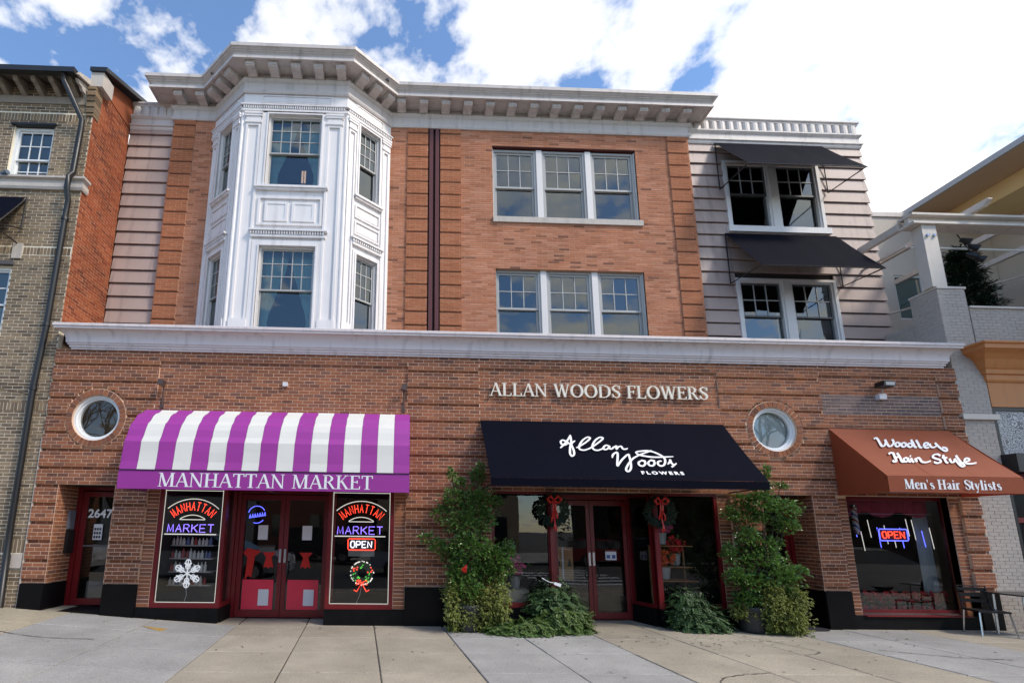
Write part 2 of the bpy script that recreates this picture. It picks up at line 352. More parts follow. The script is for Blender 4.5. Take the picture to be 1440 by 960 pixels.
# ------------------------------------------------------------------ windows
def pane_quad(parent, tf, u0, u1, z0, z1, d, m, name='pane'):
    a, b = (rnd.uniform(-.006, .006) * (u1 - u0), rnd.uniform(-.006, .006) * (z1 - z0)) if m is M['pane'] else (0, 0)   # no two panes sit quite alike
    return MB(tf).poly([(u0, d - a - b, z0), (u1, d + a - b, z0), (u1, d + a + b, z1), (u0, d - a + b, z1)]).build(name, m, parent)
def sash_window(parent, tf, u0, u1, z0, z1, zm, nx, nz, fw=.06, trim='trim', sash='sash', d=.0, low=(1, 1), pane='pane', sw=.045, label=None):
    """double-hung: frame, two sashes, glazing bars and every pane"""
    w = MB(tf).frame(u0, u1, d, d + .13, z0, z1, fw).build('window', M[trim], parent)
    if label: w['label'] = label
    a, b = u0 + fw, u1 - fw; lo, hi = z0 + fw, z1 - fw; mw = .010
    for (q0, q1, cx_, cz_, dd) in ((zm - .01, hi, nx, nz, d + .035), (lo, zm + .03, low[0], low[1], d + .075)):
        MB(tf).frame(a, b, dd, dd + .035, q0, q1, sw).build('sash', M[sash], w)
        x0, x1, y0, y1 = a + sw, b - sw, q0 + sw, q1 - sw; g = MB(tf)
        for i in range(1, cx_): g.box(x0 + (x1 - x0) * i / cx_ - mw, x0 + (x1 - x0) * i / cx_ + mw, dd + .004, dd + .03, y0, y1)
        for j in range(1, cz_):
            for i in range(cx_):
                e0 = x0 + (x1 - x0) * i / cx_ + (mw if i else 0); e1 = x0 + (x1 - x0) * (i + 1) / cx_ - (mw if i < cx_ - 1 else 0)
                g.box(e0, e1, dd + .004, dd + .03, y0 + (y1 - y0) * j / cz_ - mw, y0 + (y1 - y0) * j / cz_ + mw)
        if g.v: g.build('glazing_bar', M[sash if sash != 'darksash' else 'sash'], w)
        for i in range(cx_):
            for j in range(cz_):
                pane_quad(w, tf, x0 + (x1 - x0) * i / cx_, x0 + (x1 - x0) * (i + 1) / cx_, y0 + (y1 - y0) * j / cz_, y0 + (y1 - y0) * (j + 1) / cz_, dd + .017, M[pane])
    return w

# ------------------------------------------------------------------ the ground
def gz(x):
    """pavement height along the front: it climbs towards the left house"""
    if x > -3.2: return -.04
    t = min((-3.2 - x), 4.2); return -.04 + .068 * t - .012 * math.exp(-t * 2)
def grid_sheet(name, xs, ys, zf, m):
    b = MB(); b.v = [(x, y, zf(x, y)) for x in xs for y in ys]; k = len(ys)
    b.f = [(i * k + j, (i + 1) * k + j, (i + 1) * k + j + 1, i * k + j + 1) for i in range(len(xs) - 1) for j in range(k - 1)]; b.a = [0] * len(b.f)
    return b.build(name, m)
far = [-900, -200, -60, -30, -20, -14, -11, -9, -8, -7.4, -7, -6.5, -6, -5.5, -5, -4.5, -4, -3.6, -3.2, 0, 5, 12, 20, 40, 90, 250, 900]
tag(grid_sheet('ground', far, [-900, -200, -60, -31, -19, -5.3, 0, 1.0, 8, 40, 200, 900], lambda x, y: gz(x) - (.24 if y < -5.25 else .02) if y > -18.9 else gz(x) - .12, M['soil']), kind='structure')
tag(grid_sheet('road', far, [-18.6, -12, -5.42], lambda x, y: gz(x) - .17, M['asphalt']), kind='structure')
tag(grid_sheet('far_sidewalk', far, [-31, -24, -18.6], lambda x, y: gz(x) - .03, mat('far paving', (.33, .32, .30), .9, .08, 2, .2, 90)), kind='structure')
walk = tag(grid_sheet('sidewalk', far, [-5.24, -4, -2, -.4, 1.0], lambda x, y: gz(x) - .012, M['soil']), kind='structure')
kb = MB()
for i in range(len(far) - 1):
    a, b = far[i], far[i + 1]
    if b < -30 or a > 40: continue
    kb.v += [(x, y, gz(x) + z) for x in (a, b) for (y, z) in ((-5.42, -.17), (-5.41, -.01), (-5.38, .003), (-5.245, .003))]
    n = len(kb.v) - 8; kb.f += [(n + j, n + 4 + j, n + 5 + j, n + 1 + j) for j in range(3)]; kb.a += [0] * 3
tag(kb.build('kerb', mat('granite kerb', (.36, .35, .34), .8, .1, 8, .3, 120)), kind='structure')
cw = thing('crosswalk', 'white striped crosswalk on the road, mirrored in the flower shop door', 'crosswalk', (7, -7, -.2))
for i in range(8):
    y = -5.9 - i * 1.25; MB().poly([(5.2, y, -.204), (9.0, y, -.204), (9.0, y - .55, -.204), (5.2, y - .55, -.204)]).build('stripe', M['mark'], cw)
# concrete slabs, each its own tint
def slabmat(name, c):
    m = mat(name, c, .85, .05, 1.1, .25, 260)
    t = m.node_tree; b = t.nodes['Principled BSDF']; src = b.inputs['Base Color'].links[0].from_socket
    g = N(t, 'ShaderNodeNewGeometry'); v = N(t, 'ShaderNodeTexVoronoi', i_Scale=5.5); t.links.new(g.outputs['Position'], v.inputs['Vector'])
    spot = ramp(t, v.outputs['Distance'], [(.05, .05), (.09, 1.0)])
    oi = N(t, 'ShaderNodeObjectInfo'); tone = math_(t, 'ADD', math_(t, 'MULTIPLY', oi.outputs['Random'], .16), .92)
    n5 = N(t, 'ShaderNodeTexNoise', i_Scale=48.0, i_Detail=3.0, i_Roughness=.75); t.links.new(g.outputs['Position'], n5.inputs['Vector'])
    n6 = N(t, 'ShaderNodeTexNoise', i_Scale=.55, i_Detail=8.0, i_Roughness=.7); t.links.new(g.outputs['Position'], n6.inputs['Vector'])
    peb = math_(t, 'ADD', math_(t, 'ADD', math_(t, 'MULTIPLY', n5.outputs[0], 1.3), -.15), n6.outputs[0])
    s1 = N(t, 'ShaderNodeVectorMath', operation='SCALE'); t.links.new(src, s1.inputs[0]); t.links.new(math_(t, 'MULTIPLY', math_(t, 'MULTIPLY', tone, peb), math_(t, 'ADD', math_(t, 'MULTIPLY', spot, .35), .65)), s1.inputs['Scale'])
    t.links.new(s1.outputs[0], b.inputs['Base Color']); return m
M['slabtan'] = slabmat('tan concrete', (.345, .305, .24)); M['slabgrey'] = slabmat('grey concrete', (.315, .308, .295)); M['slabyel'] = slabmat('yellowed concrete', (.36, .315, .23))
xl = [-13.2, -11.7, -10.2, -8.7, -7.35, -5.93, -4.43, -2.97, -1.757, -.543, .68, 1.88, 3.14, 4.36, 5.6, 6.83, 8.05, 9.28, 10.5, 11.7, 12.95, 14.2, 15.4, 16.6, 17.8]
yl = [1.0, -.07, -.98, -1.92, -2.9, -3.9, -4.6, -5.235]
rs = random.Random(5)
for i in range(len(xl) - 1):
    grey = xl[i] in (-5.93, -4.43, .68, 1.88, -8.7) or (xl[i] > 6 and rs.random() < .4)
    for j in range(len(yl) - 1):
        sk = lambda x, y: x - .082 * y
        j0 = .008; dz = rs.uniform(-.003, .004); tx = rs.uniform(-.0015, .0015)
        q = [(sk(xl[i] + j0, yl[j + 1]), yl[j + 1] + j0), (sk(xl[i + 1] - j0, yl[j + 1]), yl[j + 1] + j0), (sk(xl[i + 1] - j0, yl[j]), yl[j] - j0), (sk(xl[i] + j0, yl[j]), yl[j] - j0)]
        b = MB(); top = [(x, y, gz(x) + dz + (tx if n in (1, 2) else -tx)) for n, (x, y) in enumerate(q)]
        bev = .008; c = (sum(p[0] for p in top) / 4, sum(p[1] for p in top) / 4)
        inn = [(x + math.copysign(bev, c[0] - x), y + math.copysign(bev, c[1] - y), z) for x, y, z in top]
        b.v = inn + [(x, y, z - .008) for x, y, z in top] + [(x, y, z - .03) for x, y, z in top]
        b.f = [(0, 1, 2, 3)] + [(a, a + 4, (a + 1) % 4 + 4, (a + 1) % 4) for a in range(4)] + [(a + 4, a + 8, (a + 1) % 4 + 8, (a + 1) % 4 + 4) for a in range(4)]; b.a = [0] * 9
        b.build('paving_slab', M['slabgrey'] if grey and j > 0 else (M['slabyel'] if (xl[i] in (-7.35, -8.7, -10.2)) else M['slabtan']), walk)

# ------------------------------------------------------------------ the brick building
bld = thing('shop_building', 'red brick shop building with white bay window, long ledge and bracketed roof cornice', 'building', (2.2, 1, 0))
def g(k): return 5.13 - .3385 * k
CZ = .0677; D = 1.15; S = 1.25
PR = -.038
piers = [(-6.88, -4.85), (0, 1.41), (6.23, 8.32), (10.80, 11.2)]
panels = [(-4.85, 0), (1.41, 6.23), (8.32, 10.80)]
CIR = [(-5.945, 3.70), (7.285, 3.715)]; RO = .57; RI = .445
circ = [(x, z, RO) for x, z in CIR]
reg = []
for a, b in piers: reg.append((a, b, g(1), 5.06, PR))
for a, b in panels: reg.append((a, b, g(1) + CZ, 5.06, PR))
for n, (a, b) in enumerate(panels):
    bot = g(4) if n == 2 else g(3)
    reg.append((a, b, bot, g(1) + CZ, 0))
    if n < 2: reg.append((a, b, g(4), g(3), PR))
def bands(a, b, k0, k1):
    for k in range(k0, k1): reg.append((a, b, g(k) - CZ, g(k), .022)); reg.append((a, b, g(k + 1), g(k) - CZ, PR))
for a, b in piers: bands(a, b, 1, 4)
bands(-6.88, 11.2, 4, 8)
for a, b in ((-6.88, -6.46), (-5.41, -4.82), (0, 1.41), (6.23, 6.85), (7.86, 8.36), (10.8, 11.2)):
    bands(a, b, 8, 13); reg.append((a, b, .64, g(13), 0))
patch = (8.36, 10.76, 4.05, 4.42)
br, st = courses(reg, .2032, CZ, 5.13 - 100 * CZ, circles=circ, seed=2)
inp = lambda b: patch[0] < (b[0] + b[1]) / 2 < patch[1] and patch[2] < (b[2] + b[3]) / 2 < patch[3]
lay(bld, IDN, [b for b in br if not inp(b)], st, M['brick'], M['mortar'], 11, singles=300, full=(.2032 - JT, CZ - JT), skip=lambda p: (.25 < p.x < 1.6 and p.z < 2.75) or (5.6 < p.x < 7.9 and p.z < 2.9) or (-4.9 < p.x < .1 and 2.3 < p.z < 3.9) or (1.4 < p.x < 6.3 and 2.3 < p.z < 3.8) or (p.x > 8.3 and 2.3 < p.z < 3.8))
pb = MB()
for b in br:
    if inp(b): pb.val = rnd.random(); pb.box(b[0], b[1], b[4], b[4] + .05, b[2], b[3], back=False)
tag(pb.build('grey_bricks', M['greybrick'], bld, attr=True), 'patch of bricks with a grey paint wash', kind='stuff')
# stacked header strips beside the shop windows
sb, ss = [], []
for a, b, z0 in ((-4.82, -4.60, .245), (-.215, 0, .245), (1.41, 1.62, .30), (6.0, 6.23, .30), (8.36, 8.56, .21), (10.6, 10.8, .64)):
    k = 0
    while z0 + (k + 1) * CZ < g(8) + .01: sb.append((a + JT / 2, b - JT / 2, z0 + k * CZ + JT / 2, z0 + (k + 1) * CZ - JT / 2, .012 + rnd.uniform(-.002, .002))); k += 1
    ss.append((a, b, z0, g(8) - .001, .012))
lay(bld, IDN, sb, [], M['brick'], M['mortar'], 12)
for q in ss: lay(bld, IDN, [], [q], M['brick'], M['mortar'], 12)
# door reveals in brick
for X, sgn, y1 in ((-6.46, 1, .57), (-5.41, -1, .57), (7.86, -1, .55), (6.85, 1, .55)):
    tf = (lambda X, sgn: lambda u, d, z: (X - sgn * d, u, z))(X, sgn)
    r_ = [(-.031, y1, .64, g(8), -.012)]
    b_, s_ = courses(r_, .2032, CZ, 5.13 - 100 * CZ, seed=9); lay(bld, tf, b_, s_, M['brick'], M['mortar'], 13, mdepth=.011, depth=.011)
    MB(tf).box(-.030, y1, -.016, .05, -.1, .64).build('plinth', M['plinth'], bld)
# round windows: a ring of headers, white frame, glass
for n, (cx_, cz_) in enumerate(CIR):
    NB = 36; rb = MB(); ringp = MB()
    for k in range(NB):
        a0 = 2 * math.pi * (k + .09) / NB; a1 = 2 * math.pi * (k + .91) / NB; rb.val = rnd.random()
        rb.prism([(cx_ + r * math.cos(a), cz_ + r * math.sin(a)) for r, a in ((RI + .005, a0), (RO - .012, a0), (RO - .012, a1), (RI + .005, a1))], PR - .004, .08)
        b_ = MB(); b_.val = rb.val
    rb.build('brick_ring', M['brick'], bld, attr=True)
    seg = [2 * math.pi * k / 48 for k in range(49)]
    mo = MB()
    for k in range(48): mo.poly([(cx_ + r * math.cos(a), PR + .006, cz_ + r * math.sin(a)) for r, a in ((RI, seg[k]), (RO + .05, seg[k]), (RO + .05, seg[k + 1]), (RI, seg[k + 1]))])
    # ring joint sits just behind the ring's face, in front of the recessed courses
    mo.v = [(x, PR + .010, z) for x, y, z in mo.v]
    mo2 = MB()
    for k in range(48): mo2.prism([(cx_ + r * math.cos(a), cz_ + r * math.sin(a)) for r, a in ((RI, seg[k]), (RO - .002, seg[k]), (RO - .002, seg[k + 1]), (RI, seg[k + 1]))], PR + .007, .1)
    for k in range(48): mo2.prism([(cx_ + r * math.cos(a), cz_ + r * math.sin(a)) for r, a in ((RI, seg[k]), (RO + .09, seg[k]), (RO + .09, seg[k + 1]), (RI, seg[k + 1]))], .045, .13)
    mo2.build('ring_mortar', M['mortar'], bld)
    w = MB()
    for (r0, r1, d0, d1) in ((.40, RI, .015, .14), (.365, .40, .05, .14)):
        for k in range(48): w.prism([(cx_ + r * math.cos(a), cz_ + r * math.sin(a)) for r, a in ((r0, seg[k]), (r1, seg[k]), (r1, seg[k + 1]), (r0, seg[k + 1]))], d0, d1)
    w = w.build('round_window', M['whitesash'], bld); w['label'] = ['dark round window ringed with bricks', 'pale round window ringed with bricks'][n]
    MB().poly([(cx_ + .37 * math.cos(a), .10, cz_ + .37 * math.sin(a)) for a in seg[:-1]]).build('pane', M['shopglass'], w)
    if n: MB().poly([(cx_ + .44 * math.cos(a), .16, cz_ + .44 * math.sin(a)) for a in seg[:-1]]).build('backdrop', mat('pale blind', (.86, .90, .83), .6, .05, 3, 0), w)  # pale disc added behind the glass to give the brightness of mirrored sky
# black plinths under piers and shop windows
for a, b in ((-6.88, -6.46), (-5.41, -4.82), (0.0, 1.41), (6.23, 6.85), (7.86, 8.36), (10.8, 11.2)):
    MB().box(a, b, -.044, .1, -.12, .637).build('plinth', M['plinth'], bld)
for a, b, t_ in ((-4.818, -3.35, .235), (-1.45, -.002, .235), (1.412, 2.76, .29), (4.75, 6.228, .29), (8.362, 10.798, .205)):
    MB().box(a, b, -.022, .1, -.12, t_).build('plinth', M['plinthold'], bld)
MB().box(-6.9, -6.885, -.03, .02, .1, 3.3).build('joint_strip', M['stone'], bld)
# upper storeys
ub = 0.0558; uref = 11.42 - 140 * ub
ur = []
upp = [(-5.755, -5.25), (-.08, .42), (.72, 1.22), (6.38, 6.875)]
flat = [(-5.79, -5.755), (-5.25, -4.78), (-.5, -.08), (1.22, 6.38), (6.875, 6.93)]
for a, b in flat: ur.append((a, b, 5.5, 11.44, D))
for a, b in upp:
    z = 11.28 + .335; ur.append((a, b, 11.28, 11.44, D - .035))
    z = 11.28
    while z > 5.6: ur.append((a, b, z - .04, z, D + .03)); ur.append((a, b, z - .335, z - .04, D - .035)); z -= .335
rects = [(2.0, 5.56, 9.045, 10.99), (2.03, 5.55, 5.0, 7.735)]
b_, s_ = courses(ur, .262, ub, 11.28 - 120 * ub, rects=rects, seed=4)
isq = lambda b: b[4] < D - .015 or b[4] > D + .015
lay(bld, IDN, [b for b in b_ if not isq(b)], s_, M['upbrick'], M['upmortar'], 14, depth=.06, mdepth=.2)
lay(bld, IDN, [b for b in b_ if isq(b)], [], M['quoin'], M['upmortar'], 15, depth=.06)
for x0, x1, z0, z1 in rects:   # reveals
    for X, sg in ((x0, 1), (x1, -1)):
        MB().box(min(X, X - sg * .03), max(X, X - sg * .03), D + .012, D + .2, max(z0, 5.5), z1 + .03).build('reveal', M['redpipe'], bld)
    MB().box(x0, x1, D + .012, D + .2, z1, z1 + .03).build('lintel', M['redpipe'], bld)
# red rainwater pipes in their slot
MB().box(.42, .72, D + .05, D + .2, 5.5, 11.44).build('pipe_slot', mat('slot', (.04, .012, .01), .8, .1, 3, 0), bld)
for a, b in ((.455, .545), (.60, .69)): MB().box(a, b, D - .03, D + .045, 5.5, 11.44).build('rain_pipe', M['redpipe'], bld)
# triple windows
for z0, z1, zm in ((9.045, 10.96, 9.93), (5.6, 7.71, 6.75)):
    for a, b in ((2.02, 3.10), (3.24, 4.32), (4.46, 5.54)): sash_window(bld, front(D + .09), a, b, z0, z1, zm, 3, 2, fw=.055, trim='sash', sw=.05)
    for a, b in ((3.10, 3.24), (4.32, 4.46)): MB(front(D + .06)).box(a, b, 0, .14, z0, z1).build('mullion', M['trim'], bld)
    MB(front(D + .05)).box(1.99, 2.02, 0, .1, z0, z1).build('casing', M['trim'], bld); MB(front(D + .05)).box(5.54, 5.57, 0, .1, z0, z1).build('casing', M['trim'], bld)
for i in range(3): MB().box(1.985 + i * 1.21 + .003, 1.985 + (i + 1) * 1.21, D - .045, D + .1, 8.90, 9.042).build('sill', M['stone'], bld)
# siding wings
def siding(x0, x1, ztop, cut=()):
    z = ztop; n = 0
    while z > 5.7:
        segs = [(x0, x1)]
        for (c0, c1, w0, w1) in cut:
            if w0 < z - .16 < w1: segs = [(a, b) for s in segs for (a, b) in ((s[0], c0), (c1, s[1]))]
        for a, b in segs:
            m_ = MB(); e = .02 if b == x1 and x1 > 8 else 0
            m_.v = [(a, S, z), (b, S, z), (b + e, S - .034, z - .298), (a, S - .034, z - .298), (a, S + .03, z), (b, S + .03, z), (b, S + .03, z - .298), (a, S + .03, z - .298)]
            m_.f = [(0, 1, 2, 3), (3, 2, 6, 7), (1, 5, 6, 2), (4, 0, 3, 7), (4, 5, 1, 0)]; m_.a = [0] * 5; m_.build('siding_board', M['siding'], bld)
        z -= .3265; n += 1
siding(-6.86, -5.79, 11.044 + .3265, ()); siding(6.93, 11.43, 11.16 + .24, ((7.80, 10.22, 8.88, 10.87), (7.80, 10.22, 5, 7.68)))
for a, b, z0, z1 in ((-6.86, -5.79, 5.5, 11.5), (6.93, 7.82, 5.5, 11.5), (10.2, 11.43, 5.5, 11.5), (7.83, 10.19, 7.66, 9.0), (7.83, 10.19, 10.84, 11.5)): MB().box(a + .01, b - .01, S + .032, S + .2, z0, z1).build('wall_backing', mat('dark batten', (.045, .035, .033), .9, .1, 3, 0), bld)
MB().box(11.39, 11.43, S + .2, 9, 5.5, 11.9).build('side_wall', M['siding'], bld)
# wing parapets with fluted frieze
for a, b, top in ((-6.86, -5.82, 11.93), (6.945, 11.41, 12.08)):
    d0 = top - 12.08
    lo = [(0, 11.32), (.03, 11.32), (.05, 11.36), (.05, 11.40), (.08, 11.42), (.08, 11.45), (.03, 11.47), (.03, 11.62), (.05, 11.64), (.08, 11.68), (.08, 11.71), (0.01, 11.73), (.01, 11.97), (.04, 11.99), (.04, 12.02), (.07, 12.05), (.07, 12.09), (0, 12.10)]
    p_ = MB(); sweep(p_, [(a, S + 2), (a, S), (b, S), (b, S + 2)] if a > 0 else [(a, S), (b, S)], [(o, z + d0) for o, z in lo]); p_.build('parapet', M['cornice'], bld)
    n = int((b - a) / .205)
    for i in range(n):
        c = a + (i + .5) * (b - a) / n
        f = MB(); f.prism([(c + .07 * math.cos(q), 0) for q in ()] or [(c - .085, 0), (c - .06, 0)], 0, 0) if False else None
        f = MB(); hw = (b - a) / n * .46
        prof = [(c + hw * math.cos(math.pi * k / 6), S - .012 - .05 * math.sin(math.pi * k / 6)) for k in range(7)]
        zz0, zz1 = 11.735 + d0, 11.965 + d0
        f.v = [(x, y, zz0) for x, y in prof] + [(x, y, zz1) for x, y in prof]; f.f = [(k, k + 1, k + 8, k + 7) for k in range(6)] + [tuple(range(7)), tuple(range(13, 6, -1))]; f.a = [0] * 8
        f.build('flute', M['cornice'], bld)
# wing windows
for z0, z1, zm in ((9.02, 10.86, 9.95), (5.7, 7.67, 6.72)):
    for a, b in ((7.87, 8.92), (9.12, 10.16)): sash_window(bld, front(S - .01), a, b, z0 + .01, z1 - .06, zm, 3, 2, fw=.045, trim='trim', sash='darksash', sw=.04)
    c = MB(front(S - .04)); c.box(7.79, 7.87, 0, .12, z0, z1); c.box(10.16, 10.235, 0, .12, z0, z1); c.box(8.92, 9.12, 0, .12, z0, z1 - .06); c.box(7.87, 10.16, 0, .12, z1 - .06, z1); c.build('casing', M['trim'], bld)
MB().box(7.74, 10.285, S - .1, S + .05, 8.865, 9.018).build('sill', M['trim'], bld)
# long ledge
led = [(.0, 5.045), (.03, 5.045), (.03, 5.075), (.055, 5.085), (.055, 5.12), (.08, 5.13), (.08, 5.155), (.10, 5.165), (.10, 5.19)]
led += [(.10 + .135 * (1 - math.cos(t)), 5.19 + .20 * math.sin(t)) for t in [math.pi / 2 * k / 8 for k in range(1, 9)]]
led += [(.255, 5.395), (.255, 5.43), (.275, 5.44), (.275, 5.485), (.26, 5.497), (-.05, 5.51)]
lp = MB(); sweep(lp, [(-6.55, 1.2), (-6.55, PR), (10.915, PR), (10.915, 1.2)], led); lp.build('ledge', M['ledge'], bld)
MB().box(-6.5, 10.87, 0.0, 1.35, 5.3, 5.5).build('ledge_roof', M['roof'], bld)
# bay
A_, B_, C_, E_ = (-4.78, D), (-3.82, .33), (-1.47, .33), (-.5, D)
def face_tf(p, q):
    L = math.hypot(q[0] - p[0], q[1] - p[1]); ux, uy = (q[0] - p[0]) / L, (q[1] - p[1]) / L; nx, ny = -uy, ux   # inward
    if ny < 0: nx, ny = -nx, -ny
    return (lambda u, d, z: (p[0] + ux * u + nx * d, p[1] + uy * u + ny * d, z)), L
bay = MB().box(-4.0, -1.3, D + .1, D + .14, 5.5, 5.52).build('bay', M['white'], bld); bay['label'] = 'white panelled two storey bay window'
for fi, (p, q) in enumerate(((A_, B_), (B_, C_), (C_, E_))):
    tf, L = face_tf(p, q); fr = fi == 1
    w0, w1 = ((.60, 1.80) if fr else (.36, .93)) if True else 0
    wz = ((9.04, 10.86, 9.93), (5.6, 7.60, 6.62))
    # body panels round the openings
    m_ = MB(tf)
    m_.box(0, w0, 0, .12, 5.5, 11.75); m_.box(w1, L, 0, .12, 5.5, 11.75)
    m_.box(w0, w1, 0, .12, 10.86, 11.75); m_.box(w0, w1, 0, .12, 7.60, 9.04)
    m_.build('bay_wall', M['white'], bay)
    # pilasters with raised border
    pw = .33 if fr else .19
    for a in ((.10, L - .10 - pw) if fr else (.06, L - .06 - pw)):
        m_ = MB(tf); m_.frame(a, a + pw, -.035, 0, 5.5, 10.62, .05 if fr else .04, .09, .06)
        m_.box(a - .02, a + pw + .02, -.055, 0, 10.62, 10.68); m_.box(a, a + pw, -.045, 0, 10.68, 10.78); m_.box(a - .03, a + pw + .03, -.065, 0, 10.78, 10.83); m_.box(a - .04, a + pw + .04, -.075, 0, 10.83, 10.88)
        m_.box(a - .015, a + pw + .015, -.05, 0, 5.5, 5.93)
        m_.build('pilaster', M['white'], bay)
    for (z0, z1, zm) in wz:
        c = MB(tf); e = .16 if fr else .08
        c.frame(w0 - e, w1 + e, -.03, 0, max(z0 - .0, 5.5), z1 + .03 + (.10 if fr else .06), e, 0, .10 if fr else .06); c.frame(w0 - .035, w1 + .035, -.05, 0, z0, z1 + .035, .035, 0)
        c.build('casing', M['white'], bay)
        sash_window(bld, tf, w0, w1, z0, z1, zm, 5 if fr else 3, 3, fw=.035, trim='trim', sash='sash', d=.03, sw=.035)
    # sills, panels, dentil bands
    e = .20 if fr else .11
    m_ = MB(tf); m_.box(w0 - e, w1 + e, -.09, 0, 8.985, 9.035); m_.box(w0 - e + .03, w1 + e - .03, -.06, 0, 8.94, 8.985); m_.build('sill', M['white'], bay)
    m_ = MB(tf); m_.box(w0 - e - .04, w1 + e + .04, -.10, 0, 7.93, 7.97); m_.box(w0 - e, w1 + e, -.06, 0, 7.80, 7.86); k = w0 - e
    while k < w1 + e - .03: m_.box(k, k + .03, -.08, 0, 7.86, 7.93); k += .055
    m_.build('dentil_band', M['white'], bay)
    if fr:
        m_ = MB(tf); m_.frame(w0 - .10, w1 + .10, -.04, 0, 8.09, 8.78, .05); m_.build('panel_border', M['white'], bay)
        for a in (w0 + .05, w0 + .64): m_ = MB(tf); m_.frame(a, a + .50, -.03, 0, 8.19, 8.66, .06); m_.box(a + .06, a + .44, -.018, 0, 8.25, 8.60); m_.build('raised_panel', M['white'], bay)
    else:
        for z in (8.08, 8.48): m_ = MB(tf); m_.frame(w0 - .06, w1 + .06, -.03, 0, z, z + .33, .04); m_.box(w0, w1, -.012, 0, z + .07, z + .26); m_.build('raised_panel', M['white'], bay)
    # entablature
    m_ = MB(tf); m_.box(-.01, L + .01, -.05, 0, 10.93, 10.99); m_.box(-.02, L + .02, -.08, 0, 11.06, 11.09); m_.box(-.01, L + .01, -.03, 0, 10.90, 10.93); k = .02
    while k < L - .04: m_.box(k, k + .028, -.065, 0, 10.99, 11.06); k += .05
    m_.build('dentil_band', M['white'], bay)
    m_ = MB(tf); m_.frame(w0 - e, w1 + e, -.02, 0, 11.17, 11.37, .025); m_.box(w0 - e + .05, w1 + e - .05, -.012, 0, 11.21, 11.33); m_.build('raised_panel', M['white'], bay)
for x, y in (B_, C_):
    MB().lathe(x, y + .02, [(.045, 5.5), (.045, 10.9)], 10).build('corner_bead', M['white'], bay)
# curtains and a lamp behind the bay's front windows
def drape(u0, u1, tie, z0, z1, zt, d):
    m_ = MB(face_tf(B_, C_)[0]); n = 16; k = 10
    for i in range(n + 1):
        for j in range(k + 1):
            z = z1 + (z0 - z1) * j / k; t = abs(z - zt) / (z1 - z0); w = .28 + .72 * min(1, t * 1.6) if z > zt else .28 + .35 * min(1, t * 2)
            a = tie + (u0 - tie) * 1.0; u = u0 + (u1 - u0) * w * i / n
            m_.v.append(m_.tf(u, d + .02 * math.sin(i * 2.2), z))
    m_.f = [(i * (k + 1) + j, (i + 1) * (k + 1) + j, (i + 1) * (k + 1) + j + 1, i * (k + 1) + j + 1) for i in range(n) for j in range(k)]; m_.a = [0] * len(m_.f)
    m_.build('curtain', M['curtain'], bay, smooth=True)
for z0, z1 in ((9.06, 10.84), (5.6, 7.58)): drape(.62, 1.16, .62, z0, z1, z0 + .45, .30); drape(1.78, 1.24, 1.78, z0, z1, z0 + .45, .30)
lm = MB(face_tf(B_, C_)[0])
for u in (1.30, 1.36): lm.tube([(u, .5, 9.55), (u, .5, 9.85)], .022, 8)
lm.build('hanging_lamp', glow('warm lamp', (1, .55, .35), .5), bay)
# roof cornice
cor = [(.0, 11.40), (.035, 11.40), (.055, 11.44), (.055, 11.48), (.025, 11.50), (.025, 11.68), (.045, 11.70), (.075, 11.75), (.075, 11.77), (.015, 11.775), (.015, 11.915), (.40, 11.915), (.40, 11.895), (.445, 11.895), (.445, 11.955), (.41, 11.96), (.405, 11.99), (.41, 12.02), (.43, 12.045), (.455, 12.06), (.455, 12.075), (.475, 12.085), (.50, 12.11), (.525, 12.12), (.525, 12.205), (.49, 12.215), (-.05, 12.23)]
path = [(-5.79, D + 1.6), (-5.79, D), A_, B_, C_, E_, (6.93, D), (6.93, D + 1.6)]
c_ = MB(); sweep(c_, path, cor); c_.build('roof_cornice', M['cornice'], bld)
def bracket(tf, u):
    m_ = MB(tf); hw = .10
    sidep = [(-.02, 11.772), (-.085, 11.768), (-.11, 11.765), (-.16, 11.785), (-.22, 11.79), (-.29, 11.785), (-.345, 11.80), (-.36, 11.84), (-.36, 11.889), (-.02, 11.889)]
    n = len(sidep); b = len(m_.v)
    m_.v += [tf(u - hw, d, z) for d, z in sidep] + [tf(u + hw, d, z) for d, z in sidep]
    m_.f += [tuple(range(b, b + n)), tuple(range(b + 2 * n - 1, b + n - 1, -1))] + [(b + i, b + (i + 1) % n, b + n + (i + 1) % n, b + n + i) for i in range(n)]; m_.a += [0] * (n + 2)
    m_.box(u - hw - .02, u + hw + .02, -.385, -.02, 11.889, 11.913)
    for s_ in (-.04, 0, .04): m_.box(u + s_ * 1.4 - .016, u + s_ * 1.4 + .016, -.37, -.36, 11.82, 11.885)
    m_.build('bracket', M['cornice'], bld)
for i in range(14): bracket(front(D), -.246 + i * (6.768 + .246) / 13)
for u in (-5.59, -5.07): bracket(front(D), u)
tf, L = face_tf(B_, C_)
for i in range(5): bracket(tf, .186 + i * .506)
for p, q in ((A_, B_), (C_, E_)):
    tf, L = face_tf(p, q)
    for u in (L * .22, L * .52, L * .82) if p is A_ else (L * .18, L * .48, L * .78): bracket(tf, u)
MB().box(-5.7, 6.85, D + .05, 9, 12.05, 12.18).build('roof', M['roof'], bld)
MB().prism([(-4.7, 12.05), (-3.8, 12.05), (-1.5, 12.05), (-.55, 12.05), (-.55, 12.17), (-4.7, 12.17)], .45, D + .1).build('bay_roof', M['roof'], bld)
for a, b in ((-6.8, -5.7), (6.85, 11.38)): MB().box(a, b, S + .21, 9, 11.6, 11.7).build('wing_roof', M['roof'], bld)
